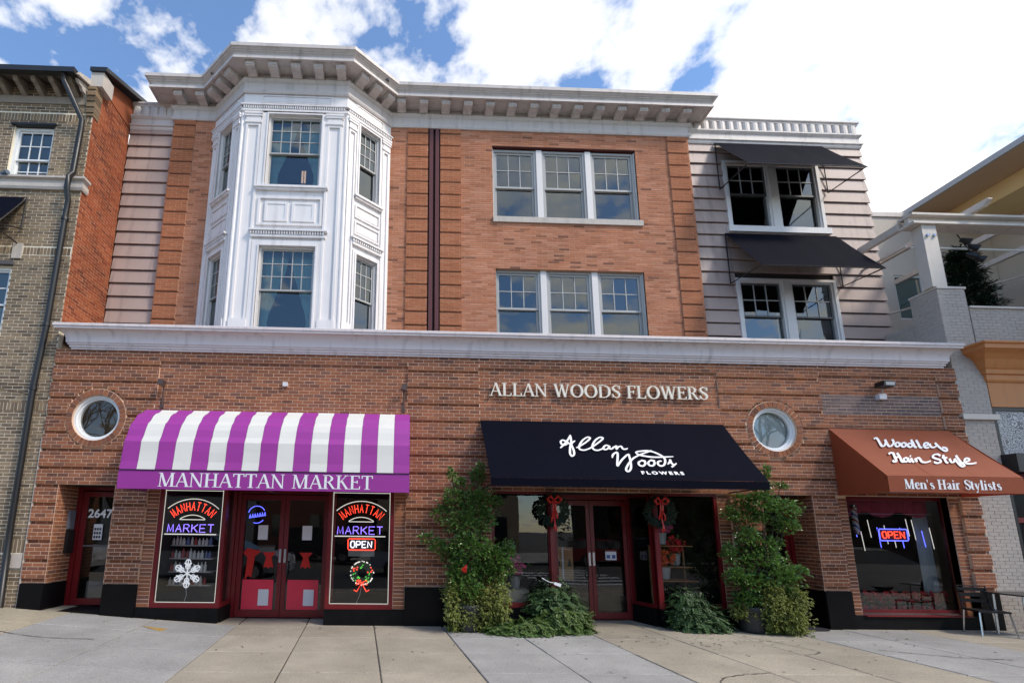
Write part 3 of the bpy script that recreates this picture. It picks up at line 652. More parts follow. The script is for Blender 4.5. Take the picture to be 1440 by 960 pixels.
# rooms behind the upper windows
rm = MB(); rm.box(-6.7, 11.3, D + 3.2, D + 3.3, 5.5, 11.8); rm.box(-6.7, 11.3, D + .3, D + 3.2, 8.3, 8.4); rm.box(1.0, 1.1, D + .25, D + 3.2, 5.5, 11.8); rm.box(6.6, 6.7, D + .25, D + 3.2, 5.5, 11.8)
rm.box(-6.7, 11.3, D + .3, D + 3.2, 11.45, 11.5); rm.build('rooms', M['interior'], bld)

# ------------------------------------------------------------------ lettering
def glyphs(T, t):
    """serif capitals and small letters from strokes: each is (advance, [outlines]) on a unit cap height"""
    G = {}
    def st(x0, y0, x1, y1, w): h = w / 2; return [(x0 - h, y0), (x0 + h, y0), (x1 + h, y1), (x1 - h, y1)]
    def hb(x0, x1, y, h): return [(x0, y), (x1, y), (x1, y + h), (x0, y + h)]
    def sf(x, y, w): return hb(x - w, x + w, y if y < .3 else y - t * .75, t * .75)
    def cv(pts, ws, n=5):
        c = catmull([(*p, w) for p, w in zip(pts, ws)], n); L, Rr = [], []
        for i, (x, y, w) in enumerate(c):
            a = c[max(i - 1, 0)]; b = c[min(i + 1, len(c) - 1)]; dx, dy = b[0] - a[0], b[1] - a[1]; l = math.hypot(dx, dy) or 1
            L.append((x - dy / l * w / 2, y + dx / l * w / 2)); Rr.append((x + dy / l * w / 2, y - dx / l * w / 2))
        return [[L[i], L[i + 1], Rr[i + 1], Rr[i]] for i in range(len(c) - 1)]
    s = .11 + T * .35
    G['A'] = (.74, [st(.06, 0, .37, 1, t), st(.66, 0, .37, 1, T), hb(.17, .56, .33, t), sf(.06, 0, .12), sf(.66, 0, .14)])
    G['L'] = (.62, [st(.15, 0, .15, 1, T), sf(.15, 1, s), sf(.15, 0, s), hb(.15, .56, 0, t), st(.54, 0, .57, .24, t)])
    G['N'] = (.80, [st(.12, 0, .12, 1, t), st(.66, 0, .10, 1, T), st(.66, 0, .66, 1, t), sf(.10, 0, .11), sf(.10, 1, .10), sf(.66, 1, .11)])
    G['M'] = (.94, [st(.11, 0, .13, 1, t), st(.45, .02, .15, 1, T), st(.45, .02, .75, 1, t), st(.78, 0, .78, 1, T), sf(.11, 0, .11), sf(.12, 1, .1), sf(.78, 0, s), sf(.79, 1, s * .8)])
    G['H'] = (.80, [st(.15, 0, .15, 1, T), st(.63, 0, .63, 1, T), hb(.15, .63, .5, t), sf(.15, 0, s), sf(.15, 1, s), sf(.63, 0, s), sf(.63, 1, s)])
    G['T'] = (.66, [st(.33, 0, .33, 1, T), hb(.03, .63, 1 - t, t), st(.035, .78, .045, 1, t), st(.625, .78, .615, 1, t), sf(.33, 0, s)])
    bowl = cv([(.15, .97), (.36, .97), (.52, .75), (.36, .52), (.15, .51)], [t, t, T, t, t])
    G['R'] = (.72, [st(.15, 0, .15, 1, T), *bowl, st(.63, 0, .33, .52, T), sf(.15, 0, s), sf(.13, 1, s * .8), sf(.64, 0, .11)])
    G['K'] = (.74, [st(.15, 0, .15, 1, T), st(.17, .42, .58, 1, t), st(.63, 0, .31, .6, T), sf(.15, 0, s), sf(.15, 1, s), sf(.64, 0, .12), sf(.58, 1, .12)])
    G['E'] = (.64, [st(.15, 0, .15, 1, T), sf(.15, 1, s), sf(.15, 0, s), hb(.15, .55, 1 - t, t), hb(.15, .43, .5, t), hb(.15, .58, 0, t), st(.55, 0, .585, .22, t), st(.54, .80, .53, 1, t), st(.43, .42, .43, .64, t)])
    G['F'] = (.60, [st(.15, 0, .15, 1, T), sf(.15, 1, s), sf(.15, 0, s), hb(.15, .54, 1 - t, t), hb(.15, .43, .48, t), st(.53, .80, .52, 1, t), st(.43, .40, .43, .62, t)])
    G['W'] = (1.02, [st(.32, 0, .10, 1, T), st(.32, 0, .52, 1, t), st(.72, 0, .50, 1, T), st(.72, 0, .92, 1, t), sf(.10, 1, .12), sf(.50, 1, .12), sf(.92, 1, .09)])
    o = [(.42 + .34 * math.cos(q), .5 + .485 * math.sin(q)) for q in [2 * math.pi * k / 16 for k in range(17)]]
    G['O'] = (.86, cv(o, [t + (T * 1.1 - t) * abs(math.cos(2 * math.pi * k / 16)) for k in range(17)], 2))
    G['D'] = (.82, [st(.15, 0, .15, 1, T), *cv([(.13, .97), (.40, .97), (.66, .78), (.71, .5), (.66, .22), (.40, .03), (.13, .03)], [t, t, T * .9, T * 1.1, T * .9, t, t]), sf(.12, 0, .1), sf(.12, 1, .1)])
    G['S'] = (.58, cv([(.50, .80), (.42, .95), (.26, .97), (.11, .84), (.16, .64), (.36, .48), (.49, .30), (.42, .08), (.24, .03), (.06, .22)], [t, t, t * 1.2, T * .8, T, T, T, t * 1.3, t, t], 4) + [st(.505, .70, .505, .97, t), st(.07, .05, .06, .32, t)])
    x = .66
    G['e'] = (.52, cv([(.08, .38), (.44, .38), (.40, .58), (.26, .645), (.12, .52), (.09, .30), (.16, .08), (.32, .03), (.46, .14)], [t, t, T * .6, t, T * .9, T, T * .8, t * 1.2, t], 4))
    G['n'] = (.62, [st(.14, 0, .14, x, T), *cv([(.18, .50), (.34, .63), (.47, .52), (.48, .30), (.48, 0)], [t, t, T * .9, T, T], 4), sf(.14, 0, s * .9), sf(.10, x, .08), sf(.48, 0, s * .9)])
    G["'"] = (.26, [[(.07, .98), (.19, .98), (.15, .68), (.11, .68)]])
    G['s'] = (.46, cv([(.38, .52), (.30, .63), (.19, .63), (.10, .52), (.18, .39), (.33, .28), (.36, .13), (.25, .03), (.14, .05), (.06, .18)], [t, t, t, T * .7, T * .9, T * .9, T * .7, t, t, t], 4))
    G['a'] = (.54, [st(.36, .08, .36, .50, T), *cv([(.10, .50), (.16, .62), (.30, .63), (.36, .50)], [T * .8, t, t, T], 4), *cv([(.36, .38), (.18, .32), (.09, .18), (.16, .04), (.28, .08), (.36, .18)], [t, t, T * .8, t, t, t], 4), hb(.34, .50, 0, t * 1.2)])
    G['i'] = (.32, [st(.16, 0, .16, x, T), sf(.16, 0, s * .9), sf(.12, x, .09), [(.16 + .085 * math.cos(q), .88 + .085 * math.sin(q)) for q in [math.pi * k / 5 for k in range(10)]]])
    G['r'] = (.46, [st(.14, 0, .14, x, T), *cv([(.17, .48), (.27, .62), (.38, .60)], [t, t * 1.4, T * .8], 4), sf(.14, 0, s * .9), sf(.10, x, .08)])
    G['t'] = (.38, [st(.17, .1, .17, .86, T), hb(.03, .34, x - t, t), *cv([(.17, .14), (.22, .03), (.34, .09)], [T, t, t], 4)])
    G['y'] = (.56, [st(.28, .06, .11, x, T), *cv([(.46, x), (.29, .08), (.20, -.22), (.08, -.22)], [t, t, t, T * .7], 4), sf(.11, x, .11), sf(.46, x, .09)])
    G['l'] = (.32, [st(.16, 0, .16, 1, T), sf(.16, 0, s * .9), sf(.12, 1, .09)])
    G[' '] = (.34, [])
    return G
GR, GB = glyphs(.14, .058), glyphs(.21, .07)
def layout(text, G, x0, x1, h, track=.03):
    adv = sum(G[c][0] + track for c in text) - track; k = (x1 - x0) / adv; out = []; x = x0
    for c in text:
        out.append((c, x, k)); x += (G[c][0] + track) * k
    return out
def letters(parent, text, G, tf, x0, x1, z0, h, m, d0, d1=None, name='letter'):
    """one object per letter; strokes stacked by half a millimetre so that none share a plane"""
    for c, x, k in layout(text, G, x0, x1, h):
        if not G[c][1]: continue
        b = MB(tf)
        for i, q in enumerate(G[c][1]):
            e = i * .00035; pts = [(x + px * k, z0 + pz * h) for px, pz in q]
            if d1 is None: b.poly([(u, d0 - e, z) for u, z in pts])
            else: b.prism(pts, d0 - e, d1)
        b.build(name, m, parent)
def ribbon(mb, pts, w, d0, n=7, taper=True):
    c = catmull(pts, n); L = []
    for i, (x, y) in enumerate(c):
        a = c[max(i - 1, 0)]; b = c[min(i + 1, len(c) - 1)]; dx, dy = b[0] - a[0], b[1] - a[1]; l = math.hypot(dx, dy) or 1
        f = min(1, .45 + .55 * min(i, len(c) - 1 - i) / 4) if taper else 1
        ww = w * f * (.75 + .5 * abs(dx * .35 + dy) / l / 1.06); L.append(((x - dy / l * ww / 2, y + dx / l * ww / 2), (x + dy / l * ww / 2, y - dx / l * ww / 2)))
    for i in range(len(L) - 1): mb.poly([(u, d0 - (i % 7) * .00025, z) for u, z in (L[i][0], L[i + 1][0], L[i + 1][1], L[i][1])])
def sans(parent, text, loc, rot, size, m, width=None, name='lettering', extr=0.0, bold=0.0, space=1.0):
    cu = bpy.data.curves.new(name, 'FONT'); cu.body = text; cu.size = size; cu.extrude = extr; cu.offset = bold; cu.resolution_u = 3; cu.space_character = space
    o = bpy.data.objects.new(name, cu); col.objects.link(o)
    dg = bpy.context.evaluated_depsgraph_get(); me = bpy.data.meshes.new_from_object(o.evaluated_get(dg)); bpy.data.objects.remove(o); bpy.data.curves.remove(cu)
    me.name = name; xs = [v.co.x for v in me.vertices]; k = width / (max(xs) - min(xs)) if width else 1; x0 = min(xs)
    for v in me.vertices: v.co.x = (v.co.x - x0) * k
    me.materials.clear(); me.materials.append(m)
    ob = bpy.data.objects.new(name, me); col.objects.link(ob); ob.parent = parent; ob.location = Vector(loc) - rootloc(parent); ob.rotation_euler = rot
    return ob
NEON = {'M': [[(0, 0), (.08, 1), (.5, .1), (.92, 1), (1, 0)]], 'A': [[(0, 0), (.5, 1), (1, 0)], [(.2, .38), (.8, .38)]], 'N': [[(0, 0), (0, 1), (1, 0), (1, 1)]], 'H': [[(0, 0), (0, 1)], [(1, 0), (1, 1)], [(0, .5), (1, .5)]],
        'T': [[(0, 1), (1, 1)], [(.5, 1), (.5, 0)]], 'R': [[(0, 0), (0, 1), (.7, 1), (.95, .78), (.7, .52), (0, .5)], [(.45, .5), (1, 0)]], 'K': [[(0, 0), (0, 1)], [(1, 1), (0, .42)], [(.3, .58), (1, 0)]],
        'E': [[(1, 1), (0, 1), (0, 0), (1, 0)], [(0, .5), (.8, .5)]], 'O': [[(.2, 0), (0, .25), (0, .75), (.2, 1), (.8, 1), (1, .75), (1, .25), (.8, 0), (.2, 0)]], 'P': [[(0, 0), (0, 1), (.8, 1), (1, .8), (1, .65), (.8, .46), (0, .46)]]}

# ------------------------------------------------------------------ shop fronts (parts of the building)
def redglass(u0, u1, z0, z1, tf, w=.07, wb=.085, wt_=.05, d=.02, dd=.07, name='shop_window', m='redframe', fillmat='shopglass', neon=False):
    o = MB(tf).frame(u0, u1, d, d + dd, z0, z1, w, wb, wt_).build(name, M[m], bld)
    pane_quad(o, tf, u0 + w, u1 - w, z0 + wb, z1 - wt_, d + .04, M[fillmat])
    return o
ZT = 2.42
redglass(-4.60, -3.35, .235, ZT, IDN); redglass(-1.45, -.215, .235, ZT, IDN)
for X, sg in ((-3.35, -1), (-1.45, 1)):
    tf = (lambda X, sg: lambda u, d, z: (X + sg * d, u, z))(X, sg); redglass(.092, .62, .235, ZT, tf, w=.05, d=-.0)
    MB(tf).box(.1, .62, -.02, .08, -.12, .233).build('plinth', M['plinthold'], bld)
def door(u0, u1, z0, z1, Y, stile=.085, rail=.13, handle=1, name='door'):
    o = MB(front(Y)).frame(u0, u1, 0, .045, z0, z1, stile, rail, .10).build(name, M['redframe'], bld)
    pane_quad(o, front(Y), u0 + stile, u1 - stile, z0 + rail, z1 - .10, .022, M['shopglass'])
    if handle:
        hx = u1 - stile / 2 if handle > 0 else u0 + stile / 2
        MB(front(Y)).box(hx - .022, hx + .022, -.012, 0, 1.02 + z0, 1.28 + z0).build('push_plate', M['steel'], o)
        MB(front(Y)).tube([(hx - .06 * handle, -.005, .78 + z0), (hx - .06 * handle, -.07, .8 + z0), (hx - .06 * handle, -.07, 1.02 + z0), (hx - .06 * handle, -.005, 1.04 + z0)], .011).build('handle', M['black'], o)
    return o
Ym = .62
MB(front(Ym)).frame(-3.345, -1.455, -.02, .07, -.03, ZT, .075, 0, .08).build('door_frame', M['redframe'], bld)
dl = door(-3.265, -2.405, -.015, 2.32, Ym, handle=1); dr = door(-2.395, -1.535, -.015, 2.32, Ym, handle=-1)
for o, a in ((dl, -3.265), (dr, -2.395)):
    f = front(Ym); s0 = .10
    MB(f).box(a + .12, a + .72, .010, .016, .125, .68).build('red_wrap', M['wrap'], o)
    MB(f).box(a + .44, a + .64, -.004, .004, .20, .50).build('paper_sheet', M['paper'], o)
    MB(f).box(a + .36, a + .55, -.004, .004, 1.44, 1.72).build('paper_sheet', M['paper'], o)
    b = MB(f); c = a + .60 if o is dl else a + .45
    b.prism([(c - .13, 1.20), (c + .13, 1.20), (c + .05, 1.10), (c + .10, .90), (c + .04, .93), (c, .89), (c - .05, .93), (c - .10, .90), (c - .05, 1.10)], .006, .018)
    b.build('ribbon_bow', M['bow'], o)
b = MB(front(Ym)); b.prism([(-3.10, 1.28), (-2.82, 1.22), (-2.94, 1.12), (-2.98, .72), (-3.05, .75), (-3.11, .66), (-3.08, 1.1), (-3.17, 1.18)], .004, .019); b.build('ribbon_bow', M['bow'], dl)
# left door, number 2647
MB(front(.57)).frame(-6.455, -5.412, -.02, .09, .17, ZT, .09, 0, .06).build('door_frame', M['redframe'], bld)
d1 = door(-6.36, -5.505, .19, 2.33, .575, stile=.11, rail=.12, handle=0)
MB(front(.575)).box(-6.25, -5.615, .0, .03, 1.27, 1.30).build('crossbar', M['darksash'], d1)
MB(front(.575)).box(-6.10, -5.615, .024, .03, .32, .62).build('kick_panel', mat('grey panel', (.12, .12, .125), .4, .05, 4, 0), d1)
sans(d1, '2647', (-6.225, .574, 1.83), (R(90), 0, 0), .225, M['whitesash'], width=.47, name='house_number', bold=.006)
MB(front(.575)).box(-6.08, -5.91, -.006, .004, 1.40, 1.70).build('notice', M['paper'], d1)
nb = MB(front(.575))
for i in range(3):
    for j in range(3): nb.box(-6.065 + i * .048, -6.03 + i * .048, -.009, -.006, 1.43 + j * .075, 1.48 + j * .075)
nb.build('notice_print', M['black'], d1)
MB().box(-6.45, -5.42, -.0, .6, -.02, .165).build('door_step', M['plinthold'], bld)
# flower shop front
redglass(1.62, 2.76, .29, ZT, IDN, w=.06); redglass(4.75, 6.0, .29, ZT, IDN, w=.06)
MB().box(2.72, 2.80, -.03, .015, .29, ZT).build('post', M['redframe'], bld); MB().box(4.71, 4.80, -.03, .015, .29, ZT).build('post', M['redframe'], bld)
for p, q in (((2.79, .10), (2.95, .70)), ((4.56, .70), (4.72, .10))):
    tf, L = face_tf(p, q); tf = (lambda p, q, L: lambda u, d, z: (p[0] + (q[0] - p[0]) * u / L - (q[1] - p[1]) / L * d, p[1] + (q[1] - p[1]) * u / L + (q[0] - p[0]) / L * d, z))(p, q, L)
    redglass(0, L, .29, ZT, tf, w=.04, wb=.06, d=-.03); MB(tf).box(0, L, -.04, .05, -.12, .288).build('plinth', M['plinthold'], bld)
MB(front(.70)).frame(2.94, 4.585, -.02, .07, -.03, ZT, .07, 0, .1).build('door_frame', M['redframe'], bld)
f1 = door(3.015, 3.76, -.015, 2.30, .70, handle=1, stile=.075); f2 = door(3.77, 4.51, -.015, 2.30, .70, handle=-1, stile=.075)
MB(front(.70)).box(4.05, 4.27, -.006, .004, 1.12, 1.31).build('notice', M['paper'], f2); MB(front(.70)).box(4.05, 4.27, -.010, -.006, 1.285, 1.315).build('notice_print', M['redframe'], f2)
nb = MB(front(.70))
for i in range(2): nb.box(4.07 + i * .11, 4.14 + i * .11, -.009, -.006, 1.15, 1.22)
nb.build('notice_print', M['ledb'] if 0 else mat('blue print', (.06, .10, .3), .6, .02, 4, 0), f2)
# fourth door, in shadow behind the right shrub
MB(front(.56)).frame(6.855, 7.855, -.02, .07, -.03, ZT, .08, 0, .06).build('door_frame', M['redframe'], bld); door(6.94, 7.77, -.015, 2.33, .57, handle=0)
# barber window
MB(front(.16)).frame(8.565, 10.72, 0, .09, .205, ZT, .08, .085, .06).build('shop_window', M['redframe'], bld)
bw = MB(front(.16)).box(8.58, 8.66, -.03, 0, .21, .26).build('window_bead', M['redframe'], bld)
pane_quad(bw, front(.2), 8.645, 10.64, .29, 2.36, 0, M['shopglass'])
MB().box(8.57, 10.6, -.06, .16, .195, .212).build('window_ledge', M['redframe'], bld)
MB(lambda u, d, z: (10.6 + d, u, z)).box(.03, .16, 0, .1, .2, ZT).build('reveal', M['brick'], bld)
# soffits over the recesses and rooms behind the glass
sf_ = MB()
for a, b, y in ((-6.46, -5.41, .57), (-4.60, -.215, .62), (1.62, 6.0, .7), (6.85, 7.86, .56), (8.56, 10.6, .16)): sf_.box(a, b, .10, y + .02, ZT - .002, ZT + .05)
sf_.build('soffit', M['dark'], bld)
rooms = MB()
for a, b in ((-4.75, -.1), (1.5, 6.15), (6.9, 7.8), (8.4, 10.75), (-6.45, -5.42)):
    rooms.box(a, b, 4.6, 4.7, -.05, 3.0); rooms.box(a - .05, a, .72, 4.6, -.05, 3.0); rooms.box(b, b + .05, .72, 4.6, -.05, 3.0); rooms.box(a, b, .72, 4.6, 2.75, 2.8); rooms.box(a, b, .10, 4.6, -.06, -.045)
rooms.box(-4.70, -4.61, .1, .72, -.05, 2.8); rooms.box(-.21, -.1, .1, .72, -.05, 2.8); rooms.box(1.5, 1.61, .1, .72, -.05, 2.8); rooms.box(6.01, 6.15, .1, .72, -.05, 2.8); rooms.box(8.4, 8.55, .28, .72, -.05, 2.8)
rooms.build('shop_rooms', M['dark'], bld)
for a, b in ((-4.6, -3.36), (-1.44, -.22), (1.63, 2.74), (4.78, 5.99), (8.57, 10.6)): MB().box(a, b, .10, .55, .18, .23).build('display_deck', mat('deck', (.09, .08, .075), .6, .1, 3, 0), bld)

# ------------------------------------------------------------------ awnings
ma = thing('market_awning', 'rounded purple and white striped awning reading MANHATTAN MARKET', 'awning', (-2.4, -.03, 2.3))
X0, X1 = -4.82, .045; prof = []
for k in range(15):   # five flat runs of cloth between the hoops
    q = k / 14 * 5; h0 = int(min(q, 4)); e = q - h0
    pt_ = lambda n: (-.04 - .98 * math.sin(math.pi / 2 * n / 5) ** .9, 2.60 + 1.245 * max(0.0, math.cos(math.pi / 2 * n / 5)) ** .82)
    a_, b_ = pt_(h0), pt_(h0 + 1); sag_ = .022 * math.sin(math.pi * e); prof.append((a_[0] + (b_[0] - a_[0]) * e - .55 * sag_ * -1, a_[1] + (b_[1] - a_[1]) * e - sag_))
edges = [-4.82, -4.534, -4.23, -3.947, -3.652, -3.365, -3.08, -2.791, -2.506, -2.216, -1.933, -1.649, -1.357, -1.088, -.795, -.513, -.23, .045]
for i in range(len(edges) - 1):
    b = MB(); u0, u1 = edges[i] + .002, edges[i + 1] - .002; nn = 3
    for q in range(nn + 1):
        x = u0 + (u1 - u0) * q / nn
        # cloth sags a touch between the hoops
        b.v += [(x, y + .004 * math.sin(k * 2.1 + i) * (1 if 0 < k < 14 else 0), z) for k, (y, z) in enumerate(prof)]
    for q in range(nn): b.f += [(q * 15 + k, (q + 1) * 15 + k, (q + 1) * 15 + k + 1, q * 15 + k + 1) for k in range(14)]
    b.a = [0] * len(b.f); b.build('canopy_stripe', M['stripe'] if i % 2 else M['purple'], ma)
MB().box(X0, X1, -1.022, -1.012, 2.285, 2.598).build('valance', M['purple'], ma)
MB().tube([(X0, -1.03, 2.602), (X1, -1.03, 2.602)], .008).build('piping', M['black'], ma)
for X in (X0, X1):
    MB(lambda u, d, z: (X, u, z)).poly([(y, 0, z) for y, z in prof] + [(-1.02, 0, 2.285), (-.04, 0, 2.285)]).build('end_panel', M['purple'], ma)
fr = MB()
for X in (X0 + .03, -2.4, X1 - .03): fr.tube([(X, y + .03, z - .03) for y, z in prof] + [(X, -.99, 2.30), (X, -.04, 2.30)], .014)
fr.tube([(X0, -.99, 2.30), (X1, -.99, 2.30)], .014); fr.build('frame', M['steel'], ma)
letters(ma, 'MANHATTAN MARKET', GR, IDN, -4.15, -.57, 2.325, .232, M['print'], -1.026)
def slope_awning(name, label, x0, x1, zt, yf, zf, zv, m, sides=True, wall=0.0, bars=True):
    a = thing(name, label, 'awning', ((x0 + x1) / 2, wall, zv))
    c = MB(); nx, ny = 48, 12
    for i in range(nx + 1):
        for j in range(ny + 1):
            u = i / nx; v = j / ny; sag = .018 * math.sin(math.pi * v) * (1 + .25 * math.sin(u * 9)) + .006 * math.sin(u * 31 + v * 4) * math.sin(math.pi * v)
            c.v.append((x0 + (x1 - x0) * u, wall - .03 + (yf - wall + .03) * v, zt + (zf - zt) * v - sag))
    c.f = [(i * (ny + 1) + j, (i + 1) * (ny + 1) + j, (i + 1) * (ny + 1) + j + 1, i * (ny + 1) + j + 1) for i in range(nx) for j in range(ny)]; c.a = [0] * len(c.f)
    c.build('canopy', m, a, smooth=True)
    for q in (.33, .66):
        X = x0 + (x1 - x0) * q; sm_ = MB(); 
        for j in range(ny + 1):
            v = j / ny; sag = .018 * math.sin(math.pi * v) * (1 + .25 * math.sin(q * 9)) - .004; y_, z_ = wall - .03 + (yf - wall + .03) * v, zt + (zf - zt) * v - sag
            sm_.v += [(X - .012, y_, z_), (X + .012, y_, z_)]
        sm_.f = [(2 * j, 2 * j + 1, 2 * j + 3, 2 * j + 2) for j in range(ny)]; sm_.a = [0] * ny
        sm_.build('seam', m, a)
    if zv < zf - .02: MB().box(x0, x1, yf - .004, yf + .004, zv, zf - .004).build('valance', m, a)
    if sides:
        for X in (x0, x1): MB(lambda u, d, z: (X, u, z)).poly([(wall - .03, 0, zt), (yf, 0, zf), (yf, 0, zv), (wall - .03, 0, zv)]).build('side_panel', m, a)
    fr = MB()
    for X in (x0 + .02, x1 - .02): fr.tube([(X, wall, zt - .03), (X, yf + .03, zf - .035), (X, yf + .03, max(zv, zf - .1)), (X, wall, max(zv, zf - .12))], .013)
    fr.tube([(x0, yf + .03, zf - .04), (x1, yf + .03, zf - .04)], .013)
    if bars: fr.build('frame', M['black'], a)
    return a
fa = slope_awning('flower_awning', 'wide black sloping awning with white Allan Woods Flowers script', 1.43, 6.24, 3.79, -1.06, 2.56, 2.42, M['navy'], sides=False)
# the script is drawn on the slope: u along x, v down the slope
def slope_tf(zt, yf, zf, sag=.0): return lambda u, d, v: (u, -.03 + (yf + .03) * v + d * .76, zt + (zf - zt) * v + d * .65 * -1)
ft = lambda u, d, v: (u, -.03 + (-1.06 + .03) * v - .012, 3.79 + (2.56 - 3.79) * v + .004 - d)
strokes = [[(60, 235), (100, 205), (150, 160), (200, 110), (240, 58)], [(238, 60), (222, 130), (205, 200), (205, 270), (190, 320), (160, 340), (150, 310), (165, 260), (190, 205), (225, 165), (268, 138)],
 [(170, 172), (130, 195), (95, 185), (95, 150), (125, 130), (160, 150), (190, 180), (225, 172)],
 [(245, 235), (290, 215), (370, 170), (440, 122), (455, 97), (420, 95), (350, 140), (290, 210), (280, 250), (320, 265), (380, 250), (450, 215), (540, 160), (600, 117), (603, 97), (560, 100), (490, 150), (440, 215), (440, 255), (480, 268), (540, 250), (572, 228)],
 [(640, 210), (600, 205), (565, 230), (560, 255), (590, 256), (625, 232), (640, 212), (628, 245), (652, 250), (690, 226), (722, 215), (704, 254), (740, 226), (775, 220), (780, 250), (805, 256), (842, 245)],
 [(605, 365), (640, 320), (690, 297), (680, 340), (640, 420), (622, 465), (650, 440), (720, 380), (805, 325), (808, 350), (790, 420), (760, 490), (720, 530), (695, 524), (710, 490), (770, 430), (850, 370), (960, 322), (1060, 290), (1102, 274)],
 [(900, 300), (950, 286), (1060, 280), (1140, 310), (1192, 360), (1188, 410), (1145, 460), (1102, 470), (1085, 445), (1110, 415), (1150, 410)], [(902, 300), (930, 330), (1000, 350), (1100, 362), (1312, 357)],
 [(925, 402), (880, 425), (870, 458), (905, 470), (945, 442), (950, 415), (920, 402), (968, 408)], [(1025, 400), (985, 430), (980, 460), (1015, 468), (1050, 440), (1055, 412), (1025, 400), (1075, 404)],
 [(1192, 452), (1230, 425), (1252, 398), (1244, 430), (1250, 465), (1218, 486), (1240, 474), (1300, 440)]]
FX = lambda x: 2.80 + (x - 60) * (4.82 - 2.80) / (1312 - 60)
FV = lambda y, x: .255 + (y - 60) * .00133 - (x - 600) * .000035
for i, s_ in enumerate(strokes):
    sm = MB(lambda u, d, v: ft(FX(u), d, FV(v, u))); ribbon(sm, s_, 21, -.0002 * i); sm.build('script_stroke', M['print'], fa)
ang = math.atan2(1.23, 1.03)
o_ = sans(fa, 'FLOWERS', ft(FX(848), 0, FV(566, 900)), (ang, 0, 0), .105, M['print'], width=FX(1312) - FX(848), name='lettering', bold=.005, space=1.5)
ba = slope_awning('barber_awning', 'rust orange awning lettered Woodley Hair Style and Mens Hair Stylists', 8.38, 10.83, 3.745, -1.03, 2.705, 2.42, M['rust'])
bt = lambda u, d, v: (u, -.03 - 1.0 * v - .012, 3.745 - 1.04 * v + .004 - d)
ell = lambda cx_, cy_, rx, ry: [(cx_ + rx * math.cos(t), cy_ + ry * math.sin(t)) for t in [-1 + 2 * math.pi * k / 9 for k in range(10)]]
bst = [[(108, 92), (122, 82), (140, 92), (165, 130), (185, 155), (205, 150), (214, 120), (204, 95)], [(204, 95), (225, 130), (246, 155), (268, 150), (282, 118), (266, 92)], ell(318, 138, 19, 19), ell(372, 140, 19, 19), ell(427, 142, 19, 18), [(430, 92), (455, 130), (468, 157), (488, 160)],
 [(474, 94), (496, 128), (514, 160), (534, 160)], [(542, 146), (578, 140), (578, 122), (556, 120), (546, 140), (562, 163), (594, 160)], [(594, 126), (606, 152), (630, 160), (656, 146)], [(640, 118), (668, 146), (700, 172), (730, 190), (748, 186), (738, 164), (706, 158)],
 [(250, 228), (262, 214), (292, 218)], [(286, 215), (302, 250), (318, 284), (302, 291), (286, 280)], [(318, 215), (345, 250), (364, 287), (386, 290)], [(292, 252), (350, 252)], ell(398, 273, 18, 17), [(412, 255), (426, 284), (442, 290)], [(440, 258), (456, 286), (472, 290)], [(430, 239), (440, 243)], [(474, 260), (494, 291)], [(482, 268), (500, 255), (516, 262), (536, 288), (570, 293), (612, 280)],
 [(692, 234), (666, 221), (636, 228), (628, 246), (652, 259), (686, 269), (696, 286), (670, 298), (638, 290)], [(714, 226), (740, 284), (762, 293)], [(704, 250), (752, 250)], [(770, 257), (786, 286), (808, 286), (815, 262)], [(812, 255), (838, 288), (862, 314), (884, 324), (898, 316), (884, 300), (856, 296)], [(824, 228), (850, 264), (872, 290), (896, 292)], [(897, 280), (936, 275), (936, 257), (910, 254), (900, 275), (920, 297), (960, 299), (1002, 290)]]
def bpix(x, y):
    px, py = 1210 + x / 6.26, 605 + y / 6.26
    # from the picture to the slope, done once on the awning's own four corners
    v = (py - 605.0) / 64.5; xl_, xr_ = 1163 + (1250 - 1163) * v, 1331 + (1433 - 1331) * v
    vv = v * 1.06 - .06 * v * v
    return 8.38 + 2.45 * (px - xl_) / (xr_ - xl_), vv
for i, s_ in enumerate(bst):
    sm = MB(lambda u, d, v: bt(bpix(u, v)[0], d, bpix(u, v)[1])); ribbon(sm, s_, 16.5, -.0002 * i, taper=False); sm.build('script_stroke', M['print'], ba)
letters(ba, "Men's Hair Stylists", GB, IDN, 8.66, 10.39, 2.475, .17, M['print'], -1.038)
MB().tube([(8.4, -.9, 2.44), (10.8, -.9, 2.44)], .012).build('cross_rail', M['steel'], ba)
for z, lab in ((11.33, 'open sided navy awning over the top right window of the siding wing'), (8.82, 'open sided navy awning below the sill, over the lower right window')):
    a = slope_awning('window_awning', lab, 7.63, 10.40, z, .20, z - 1.40, z - 1.40, M['navy'], sides=False, wall=S - .03, bars=False); a['group'] = 'navy awnings on the siding wing'
    fr = MB()
    for X in (7.65, 10.38): fr.tube([(X, S - .05, z - .01), (X, S - .05, z - 1.31), (X, .22, z - 1.40)], .016)
    fr.tube([(7.63, .21, z - 1.41), (10.40, .21, z - 1.41)], .014); fr.build('frame', M['black'], a)
# wall letters
ws = thing('wall_sign', 'raised cream letters ALLAN WOODS FLOWERS on the brick panel', 'sign', (3.8, -.02, 4.28))
letters(ws, 'ALLAN WOODS FLOWERS', GR, IDN, 1.62, 5.98, 4.275, .262, M['cream'], -.075, -.035)

